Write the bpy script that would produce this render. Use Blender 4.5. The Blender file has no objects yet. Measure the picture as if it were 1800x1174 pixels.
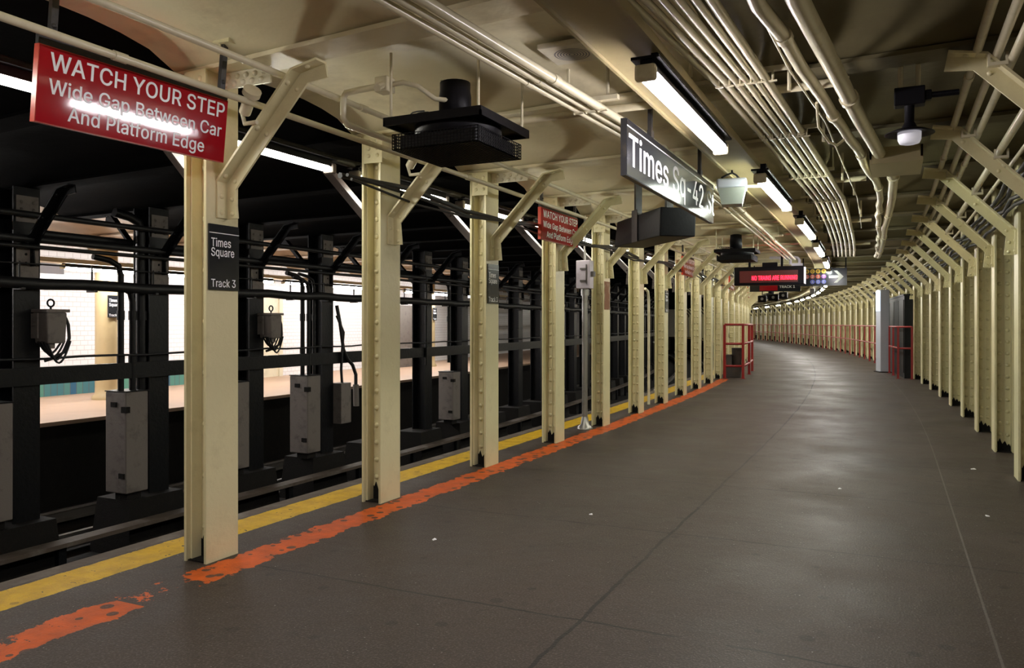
import bpy, math, random
from mathutils import Vector
from mathutils.geometry import delaunay_2d_cdt
random.seed(7)
C = bpy.context.scene.collection
SC = bpy.context.scene

# ---------------------------------------------------------------- camera, world, exposure
EYE = 1.23
cd = bpy.data.cameras.new('camera'); cam = bpy.data.objects.new('camera', cd); C.objects.link(cam)
cam.location = (0, 0, EYE); cam.rotation_euler = (math.radians(90), 0, math.radians(25.5))
cd.sensor_width = 36; cd.lens = 28.0; cd.shift_y = -0.01; cd.clip_start = 0.05; cd.clip_end = 300
SC.camera = cam
wd = bpy.data.worlds.new('world'); SC.world = wd; wd.use_nodes = True
wd.node_tree.nodes['Background'].inputs[0].default_value = (0.6, 0.62, 0.7, 1)
wd.node_tree.nodes['Background'].inputs[1].default_value = 0.004
SC.view_settings.view_transform = 'Standard'; SC.view_settings.look = 'None'
SC.view_settings.gamma = 1; SC.view_settings.use_curve_mapping = False
SC.view_settings.exposure = 0.75
try:
    SC.cycles.use_denoising = True; SC.cycles.max_bounces = 7; SC.cycles.diffuse_bounces = 4
    SC.cycles.glossy_bounces = 3; SC.cycles.use_light_tree = True; SC.cycles.sample_clamp_indirect = 6.0
except Exception: pass
LAMP = 44.0          # brightness of the platform tubes
LAMP_TRACK = 30.0    # tubes over the platform edge
LAMP_FAR = 62.0      # tubes over the opposite platform

# ---------------------------------------------------------------- the curve of the platform
RC, S0 = 157.0, 8.0
def path(o, s):
    if s < S0: return Vector((o, s))
    t = (s - S0) / RC
    return Vector((-RC + (RC + o) * math.cos(t), S0 + (RC + o) * math.sin(t)))
def ang(s): return 0.0 if s < S0 else (s - S0) / RC
def P3(o, s, z): p = path(o, s); return Vector((p.x, p.y, z))
SL = lambda n: 3.11 + 1.53 * n              # columns on the track side
SR = lambda n: 7.43 + 1.56 * (n - 3)        # columns on the wall side
OL, ORR = -3.24, 0.955
def sb(n, o):                               # along-position of ceiling beam n at offset o
    t = (o - OL) / (ORR - OL); return SL(n) * (1 - t) + SR(n) * t

# ---------------------------------------------------------------- materials
def nd(nt, t, **kw):
    n = nt.nodes.new(t)
    for k, v in kw.items(): setattr(n, k, v)
    return n
def inp(nt, sock, v):
    if isinstance(v, bpy.types.NodeSocket): nt.links.new(v, sock)
    else: sock.default_value = v
def mth(nt, op, a, b=0.0, c=0.0):
    n = nd(nt, 'ShaderNodeMath', operation=op)
    for i, v in enumerate((a, b, c)): inp(nt, n.inputs[i], v)
    return n.outputs[0]
def mixc(nt, f, a, b):
    n = nd(nt, 'ShaderNodeMix', data_type='RGBA')
    inp(nt, n.inputs[0], f)
    inp(nt, n.inputs[6], a if isinstance(a, bpy.types.NodeSocket) else (*a, 1))
    inp(nt, n.inputs[7], b if isinstance(b, bpy.types.NodeSocket) else (*b, 1))
    return n.outputs[2]
def noise(nt, vec, scale, detail=4, rough=.55):
    n = nd(nt, 'ShaderNodeTexNoise'); n.inputs['Scale'].default_value = scale
    n.inputs['Detail'].default_value = detail; n.inputs['Roughness'].default_value = rough
    nt.links.new(vec, n.inputs['Vector']); return n.outputs['Fac']
def ramp(nt, f, lo, hi):
    n = nd(nt, 'ShaderNodeMapRange'); n.inputs[1].default_value = lo; n.inputs[2].default_value = hi
    nt.links.new(f, n.inputs[0]); return n.outputs[0]
def start(name):
    m = bpy.data.materials.new(name); m.use_nodes = True; nt = m.node_tree
    return m, nt, nt.nodes['Principled BSDF']
def paint(name, col, rough=.45, dirt=(.2, .15, .08), amount=.25, dscale=6, bump=.15, bscale=40, metal=0.0, spec=.5):
    m, nt, b = start(name)
    tc = nd(nt, 'ShaderNodeTexCoord').outputs['Object']
    n1 = noise(nt, tc, dscale, 5, .6)
    f = mth(nt, 'MULTIPLY', ramp(nt, n1, .52, .75), amount)
    nt.links.new(mixc(nt, f, col, dirt), b.inputs['Base Color'])
    n2 = noise(nt, tc, bscale, 3, .6)
    bp = nd(nt, 'ShaderNodeBump'); bp.inputs['Strength'].default_value = bump; bp.inputs['Distance'].default_value = .01
    nt.links.new(n2, bp.inputs['Height']); nt.links.new(bp.outputs[0], b.inputs['Normal'])
    b.inputs['Roughness'].default_value = rough; b.inputs['Metallic'].default_value = metal
    b.inputs['Specular IOR Level'].default_value = spec
    return m
def glow(name, col, strength, base=(.8, .8, .8)):
    m, nt, b = start(name)
    b.inputs['Base Color'].default_value = (*base, 1); b.inputs['Roughness'].default_value = .4
    b.inputs['Emission Color'].default_value = (*col, 1); b.inputs['Emission Strength'].default_value = strength
    return m

CREAM = paint('cream_paint', (.67, .61, .365), .38, (.30, .24, .10), .3, 5, .25, 30)
CREAMW = paint('pale_cream_paint', (.70, .65, .50), .4, (.34, .28, .15), .25, 4, .3, 18)
CEILD = paint('dark_olive_ceiling', (.12, .10, .045), .6, (.06, .048, .022), .7, 1.6, .5, 9)  # darker olive-brown than the track side ceiling, for inner vaults and beams
CEIL = paint('ceiling_plaster', (.76, .69, .47), .42, (.26, .2, .1), .5, 2.2, .5, 9)
PIPE = paint('painted_pipe', (.64, .585, .41), .26, (.3, .24, .14), .35, 8, .1, 30)
TROUGH = paint('trough_paint', (.34, .28, .14), .45, (.2, .15, .08), .4, 4, .1, 30)
BLACK = paint('black_steel', (.004, .0045, .0055), .42, (.014, .012, .01), .5, 5, .35, 25, spec=.2)
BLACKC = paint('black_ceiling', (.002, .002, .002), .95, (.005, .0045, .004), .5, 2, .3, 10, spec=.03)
BROWNSTEEL = paint('sooty_brown_steel', (.055, .04, .034), .5, (.015, .013, .012), .8, 6, .3, 30)
SOOT_DARK = paint('soot_and_dark_opening', (.008, .007, .006), .85, (.016, .013, .01), .5, 12, .6, 60, spec=.2)
GREYBOX = paint('weathered_grey_metal', (.15, .13, .115), .6, (.03, .025, .02), .6, 9, .3, 40)
LILAC = paint('lilac_grey_enamel', (.36, .32, .36), .4, (.15, .12, .1), .4, 9, .1, 30)
CABLE = paint('black_cable', (.005, .005, .006), .55, (.03, .03, .03), .3, 12, .1, 60)
FANM = paint('fan_black', (.0045, .004, .0055), .45, (.012, .012, .012), .3, 6, .1, 40, spec=.14)
RED = paint('red_enamel', (.36, .008, .014), .07, (.24, .007, .01), .25, 2, .02, 10)
REDEDGE = paint('orange_red_edge', (.55, .05, .02), .35, (.2, .02, .01), .5, 14, .05, 30)
SIGNBLK = paint('sign_black', (.012, .013, .017), .16, (.03, .03, .035), .2, 3, .02, 10)
SIGNEDGE = paint('sign_edge', (.02, .02, .022), .4)
WHITE = paint('white_letter', (.85, .85, .85), .3, (.6, .6, .6), .1, 6, 0, 10)
REDRAIL = paint('red_rail_paint', (.28, .015, .014), .38, (.12, .01, .01), .5, 7, .1, 30)
YELL = paint('yellow_vinyl', (.28, .17, .012), .5); ORNG = paint('orange_vinyl', (.3, .08, .01), .5); GREYA = paint('grey_arrow', (.30, .29, .28), .5)
REDV = paint('red_vinyl', (.22, .03, .015), .5); PURP = paint('purple_vinyl', (.13, .04, .16), .5); BLUV = paint('blue_vinyl', (.06, .07, .28), .5)
RUST = paint('rusted_plate', (.2, .08, .03), .7, (.5, .42, .3), .8, 9, .4, 40)
TIMBER = paint('edge_timber', (.075, .055, .04), .75, (.3, .28, .25), .35, 3.5, .6, 14)
BALLAST = paint('track_bed_dirt', (.007, .006, .005), .9, (.02, .016, .013), .6, 4, .8, 18, spec=.2)
RAILM = paint('worn_rail_steel', (.25, .23, .21), .3, (.1, .08, .07), .5, 5, .1, 40, .8)
FARFLOOR = paint('tan_platform_floor', (.46, .31, .21), .5, (.3, .2, .13), .4, 2, .1, 20)
TAN = paint('tan_column_paint', (.50, .39, .21), .4, (.3, .22, .12), .35, 2.5, .1, 20)
DOORM = paint('cream_door_paint', (.72, .66, .5), .4)
FARCEIL = paint('tan_vault_plaster', (.4, .3, .2), .6, (.2, .14, .08), .5, 2, .3, 10)
TOTEM = paint('brushed_grey_panel', (.42, .44, .5), .35, (.35, .37, .42), .3, 6, .03, 40)
KIOSK = paint('dark_cabinet_panel', (.010, .011, .012), .55, (.02, .02, .02), .3, 4, .05, 30, spec=.2)
STEEL = paint('dull_steel', (.3, .29, .27), .35, (.1, .08, .06), .4, 8, .1, 40, .7)
GLASSY = paint('ribbed_glass', (.25, .27, .24), .25, (.3, .32, .3), .3, 10, .1, 60)
DIFFUSE = glow('milk_glass', (.85, .83, .95), .16, (.75, .75, .78))
PVC = paint('white_pvc', (.75, .73, .8), .3)
GREYV = paint('grey_grille', (.2, .19, .2), .5)
BINM = paint('dark_bin', (.06, .05, .045), .5)
LITTER = paint('white_paper', (.85, .85, .85), .7)
TUBE_A = glow('tube_cool', (1.0, .93, .97), LAMP)
TUBE_B = glow('tube_green', (.93, 1.0, .88), LAMP)
TUBE_C = glow('tube_warm', (1.0, .94, .80), LAMP)
TUBE_L = glow('tube_bright', (1.0, .97, .9), LAMP*1.6)
TUBE_T = glow('tube_track', (1.0, .96, .84), LAMP_TRACK)
TUBE_F = glow('tube_far', (1.0, .97, .95), LAMP_FAR)
LEDM = glow('led_red', (1.0, .004, .012), 14, (.3, .02, .02))
LEDBG = glow('led_panel', (1.0, .01, .02), .03, (.03, .018, .015))
SCREEN = glow('blue_screen', (.40, .66, 1.0), .75)
AMBER = glow('amber_signal', (1.0, .55, .05), 6)

def floor_mat():
    m, nt, b = start('platform_asphalt')
    uv = nd(nt, 'ShaderNodeUVMap', uv_map='UVMap').outputs[0]
    sx = nd(nt, 'ShaderNodeSeparateXYZ'); nt.links.new(uv, sx.inputs[0]); o, s = sx.outputs[0], sx.outputs[1]
    big = noise(nt, uv, 1.1, 5, .6); mid = noise(nt, uv, 9, 5, .65); fine = noise(nt, uv, 105, 2, .6)
    col = mixc(nt, ramp(nt, big, .35, .7), (.031, .022, .0165), (.054, .040, .030))
    col = mixc(nt, mth(nt, 'MULTIPLY', ramp(nt, fine, .5, .75), .9), col, (.12, .098, .078))
    col = mixc(nt, mth(nt, 'MULTIPLY', ramp(nt, mid, .55, .8), .6), col, (.016, .013, .011))
    vo = nd(nt, 'ShaderNodeTexVoronoi'); vo.inputs['Scale'].default_value = 4.5; nt.links.new(uv, vo.inputs['Vector'])
    spot = mth(nt, 'LESS_THAN', vo.outputs['Distance'], mth(nt, 'MULTIPLY', big, .24))
    vs = nd(nt, 'ShaderNodeTexVoronoi'); vs.inputs['Scale'].default_value = 26; nt.links.new(uv, vs.inputs['Vector'])
    spk = mth(nt, 'LESS_THAN', vs.outputs['Distance'], mth(nt, 'SUBTRACT', mth(nt, 'MULTIPLY', mid, .4), .155))
    col = mixc(nt, mth(nt, 'MULTIPLY', spk, .7), col, (.36, .34, .31))
    def stripe(c, half, wob):
        e = mth(nt, 'ABSOLUTE', mth(nt, 'SUBTRACT', o, c))
        e = mth(nt, 'ADD', e, mth(nt, 'MULTIPLY', mth(nt, 'SUBTRACT', mid, .5), wob))
        return mth(nt, 'LESS_THAN', e, half)
    ye = mth(nt, 'MULTIPLY', stripe(-3.57, .125, .04), mth(nt, 'GREATER_THAN', noise(nt, uv, 18, 4, .7), .36))
    col = mixc(nt, ye, col, mixc(nt, ramp(nt, mid, .4, .75), (.54, .33, .004), (.32, .19, .008)))
    og = stripe(-3.035, .105, .16)
    gap = mth(nt, 'MULTIPLY', mth(nt, 'LESS_THAN', mth(nt, 'ABSOLUTE', mth(nt, 'SUBTRACT', s, 2.62)), .18), mth(nt, 'GREATER_THAN', mid, .42))
    og = mth(nt, 'MULTIPLY', og, mth(nt, 'SUBTRACT', 1.0, gap))
    og = mth(nt, 'MULTIPLY', og, mth(nt, 'GREATER_THAN', noise(nt, uv, 5, 6, .75), .385))
    og = mth(nt, 'MULTIPLY', og, mth(nt, 'LESS_THAN', s, 18.2))
    og = mth(nt, 'MULTIPLY', og, mth(nt, 'SUBTRACT', 1.0, mth(nt, 'MULTIPLY', spot, .85)))
    vg = nd(nt, 'ShaderNodeTexVoronoi'); vg.inputs['Scale'].default_value = 9; nt.links.new(uv, vg.inputs['Vector'])
    gum = mth(nt, 'LESS_THAN', vg.outputs['Distance'], mth(nt, 'MULTIPLY', big, .5))
    og = mth(nt, 'MULTIPLY', og, mth(nt, 'SUBTRACT', 1.0, mth(nt, 'MULTIPLY', gum, .9)))
    col = mixc(nt, og, col, mixc(nt, ramp(nt, mid, .35, .7), (.60, .10, .007), (.36, .07, .012)))
    col = mixc(nt, mth(nt, 'MULTIPLY', spot, .45), col, (.012, .010, .009))
    # joints
    wob = mth(nt, 'MULTIPLY', mth(nt, 'SUBTRACT', noise(nt, uv, 3, 4, .7), .5), .05)
    j1 = mth(nt, 'LESS_THAN', mth(nt, 'ABSOLUTE', mth(nt, 'ADD', mth(nt, 'ADD', o, 1.17), wob)), .009)
    j2 = mth(nt, 'LESS_THAN', mth(nt, 'ABSOLUTE', mth(nt, 'SUBTRACT', o, .36)), .005)
    fr = mth(nt, 'FRACT', mth(nt, 'ADD', mth(nt, 'DIVIDE', mth(nt, 'ADD', mth(nt, 'SUBTRACT', s, 3.1), wob), 1.526), .5))
    jt = mth(nt, 'LESS_THAN', mth(nt, 'ABSOLUTE', mth(nt, 'SUBTRACT', fr, .5)), .0048)
    jt = mth(nt, 'MULTIPLY', jt, mth(nt, 'GREATER_THAN', noise(nt, uv, 2.3, 3, .6), .37))
    jt = mth(nt, 'MULTIPLY', jt, mth(nt, 'GREATER_THAN', o, -2.9))
    j = mth(nt, 'MAXIMUM', j1, jt)
    col = mixc(nt, mth(nt, 'MULTIPLY', j, .85), col, (.012, .01, .008))
    col = mixc(nt, mth(nt, 'MULTIPLY', j2, .35), col, (.22, .2, .18))
    nt.links.new(col, b.inputs['Base Color'])
    rg = mth(nt, 'ADD', mth(nt, 'MULTIPLY', ramp(nt, big, .3, .75), .25), .42)
    nt.links.new(rg, b.inputs['Roughness']); b.inputs['Specular IOR Level'].default_value = .22
    h = mth(nt, 'SUBTRACT', mth(nt, 'ADD', mth(nt, 'MULTIPLY', fine, .35), mth(nt, 'MULTIPLY', mid, .5)), j)
    bp = nd(nt, 'ShaderNodeBump'); bp.inputs['Strength'].default_value = .8; bp.inputs['Distance'].default_value = .008
    nt.links.new(h, bp.inputs['Height']); nt.links.new(bp.outputs[0], b.inputs['Normal'])
    return m
FLOORM = floor_mat()
def tile_mat(name, c1, c2, mortar, scale, wid, hei):
    m, nt, b = start(name)
    uv = nd(nt, 'ShaderNodeUVMap', uv_map='UVMap').outputs[0]
    br = nd(nt, 'ShaderNodeTexBrick'); nt.links.new(uv, br.inputs['Vector'])
    br.inputs['Color1'].default_value = (*c1, 1); br.inputs['Color2'].default_value = (*c2, 1); br.inputs['Mortar'].default_value = (*mortar, 1)
    br.inputs['Scale'].default_value = scale; br.inputs['Mortar Size'].default_value = .006
    br.inputs['Brick Width'].default_value = wid; br.inputs['Row Height'].default_value = hei
    nt.links.new(br.outputs['Color'], b.inputs['Base Color']); b.inputs['Roughness'].default_value = .2
    return m
TILE = tile_mat('white_wall_tile', (.84, .83, .84), (.81, .81, .83), (.62, .6, .6), 1, .16, .085)
BAND = tile_mat('blue_green_tile', (.03, .12, .22), (.10, .28, .2), (.1, .12, .12), 1, .13, .3)

# ---------------------------------------------------------------- mesh building
class MB:
    def __init__(s): s.v = []; s.f = []; s.sm = []; s.uv = None
    def add(s, vs, fs, smooth=False):
        n = len(s.v); s.v += [tuple(v) for v in vs]
        for f in fs: s.f.append(tuple(i + n for i in f)); s.sm.append(smooth)
        return s
    def bx(s, x0, x1, y0, y1, z0, z1):
        return s.add([(x0,y0,z0),(x1,y0,z0),(x1,y1,z0),(x0,y1,z0),(x0,y0,z1),(x1,y0,z1),(x1,y1,z1),(x0,y1,z1)],
            [(0,3,2,1),(4,5,6,7),(0,1,5,4),(1,2,6,5),(2,3,7,6),(3,0,4,7)])
    def frus(s, b, t):      # bottom and top quads
        return s.add(list(b) + list(t), [(3,2,1,0),(4,5,6,7),(0,1,5,4),(1,2,6,5),(2,3,7,6),(3,0,4,7)])
    def cyl(s, p0, p1, r, n=12, r1=None):
        p0, p1 = Vector(p0), Vector(p1); r1 = r if r1 is None else r1
        d = (p1 - p0).normalized(); a = d.orthogonal().normalized(); b = d.cross(a)
        A = [p0 + (a*math.cos(2*math.pi*i/n) + b*math.sin(2*math.pi*i/n))*r for i in range(n)]
        B = [p1 + (a*math.cos(2*math.pi*i/n) + b*math.sin(2*math.pi*i/n))*r1 for i in range(n)]
        s.add(A + B, [(i, (i+1) % n, n + (i+1) % n, n + i) for i in range(n)], True)
        s.add(A, [tuple(range(n))[::-1]]); s.add(B, [tuple(range(n))]); return s
    def tube(s, pts, r, n=8, caps=True):
        pts = [Vector(p) for p in pts]; rings = []; a = None
        for i, p in enumerate(pts):
            d = (pts[min(i+1, len(pts)-1)] - pts[max(i-1, 0)]).normalized()
            if a is None: a = d.orthogonal().normalized()
            a = (a - d * a.dot(d)).normalized(); b = d.cross(a)
            rr = r[i] if isinstance(r, (list, tuple)) else r
            rings.append([p + (a*math.cos(2*math.pi*k/n) + b*math.sin(2*math.pi*k/n))*rr for k in range(n)])
        vs = [v for R in rings for v in R]
        s.add(vs, [(i*n+k, i*n+(k+1) % n, (i+1)*n+(k+1) % n, (i+1)*n+k) for i in range(len(pts)-1) for k in range(n)], True)
        if caps: s.add(rings[0], [tuple(range(n))[::-1]]); s.add(rings[-1], [tuple(range(n))])
        return s
    def ext(s, poly, vec):  # extruded polygon
        vec = Vector(vec); n = len(poly); P = [Vector(p) for p in poly]
        return s.add(P + [p + vec for p in P], [tuple(range(n))[::-1], tuple(range(n, 2*n))] + [(i, (i+1) % n, n+(i+1) % n, n+i) for i in range(n)])
    def dome(s, c, nrm, r, n=7, h=.7):
        c, d = Vector(c), Vector(nrm).normalized(); a = d.orthogonal().normalized(); b = d.cross(a)
        R = lambda rr, hh: [c + d*hh + (a*math.cos(2*math.pi*k/n) + b*math.sin(2*math.pi*k/n))*rr for k in range(n)]
        vs = R(r, 0) + R(r*.75, r*h*.7) + [c + d*r*h]
        return s.add(vs, [(k, (k+1) % n, n+(k+1) % n, n+k) for k in range(n)] + [(n+k, n+(k+1) % n, 2*n) for k in range(n)], True)
    def lathe(s, prof, c=(0, 0, 0), n=20):
        c = Vector(c); vs = []
        for r, z in prof: vs += [c + Vector((r*math.cos(2*math.pi*k/n), r*math.sin(2*math.pi*k/n), z)) for k in range(n)]
        return s.add(vs, [(i*n+k, i*n+(k+1) % n, (i+1)*n+(k+1) % n, (i+1)*n+k) for i in range(len(prof)-1) for k in range(n)], True)
    def mesh(s, name, mat):
        m = bpy.data.meshes.new(name); m.from_pydata(s.v, [], s.f); m.materials.append(mat)
        m.polygons.foreach_set('use_smooth', s.sm)
        if s.uv:
            l = m.uv_layers.new(name='UVMap')
            for lp in m.loops: l.data[lp.index].uv = s.uv[lp.vertex_index]
        m.update(); return m

def link(name, data, parent=None):
    o = bpy.data.objects.new(name, data); C.objects.link(o)
    if parent: o.parent = parent
    return o
def tag(o, label, cat, group=None, kind='thing'):
    o['label'] = label; o['category'] = cat; o['kind'] = kind
    if group: o['group'] = group
    return o
def thing(name, label, cat, loc=(0, 0, 0), rot=0.0, group=None, kind='thing'):
    o = link(name, None); o.location = loc; o.rotation_euler = (0, 0, rot); o.empty_display_size = .1
    return tag(o, label, cat, group, kind)
def part(name, mb, mat, parent, label=None):
    d = mb if isinstance(mb, bpy.types.Mesh) else mb.mesh(name, mat)
    o = link(name, d, parent)
    if label: o['label'] = label
    return o
def solo(name, mb, mat, label, cat, group=None, kind='thing', loc=None, rot=0.0):
    d = mb if isinstance(mb, bpy.types.Mesh) else mb.mesh(name, mat)
    o = link(name, d); o.rotation_euler = (0, 0, rot)
    if loc is not None: o.location = loc
    return tag(o, label, cat, group, kind)
def bevel(o, w=.006, seg=2):
    b = o.modifiers.new('bevel', 'BEVEL'); b.width = w; b.segments = seg; b.limit_method = 'ANGLE'; return o
ORD = ['first', 'second', 'third', 'fourth', 'fifth', 'sixth', 'seventh', 'eighth', 'ninth', 'tenth', 'eleventh', 'twelfth', 'thirteenth', 'fourteenth', 'fifteenth', 'sixteenth', 'seventeenth', 'eighteenth', 'nineteenth', 'twentieth']
def along(o, z, s0, s1, step=.75):
    n = max(1, int(round((s1 - s0) / step))); return [P3(o, s0 + (s1 - s0)*i/n, z) for i in range(n + 1)]
def strip(rows):            # rows of points -> sheet with optional uv
    mb = MB(); k = len(rows[0])
    mb.add([p for r in rows for p in r], [(i*k+j, i*k+j+1, (i+1)*k+j+1, (i+1)*k+j) for i in range(len(rows)-1) for j in range(k-1)])
    return mb

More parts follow.
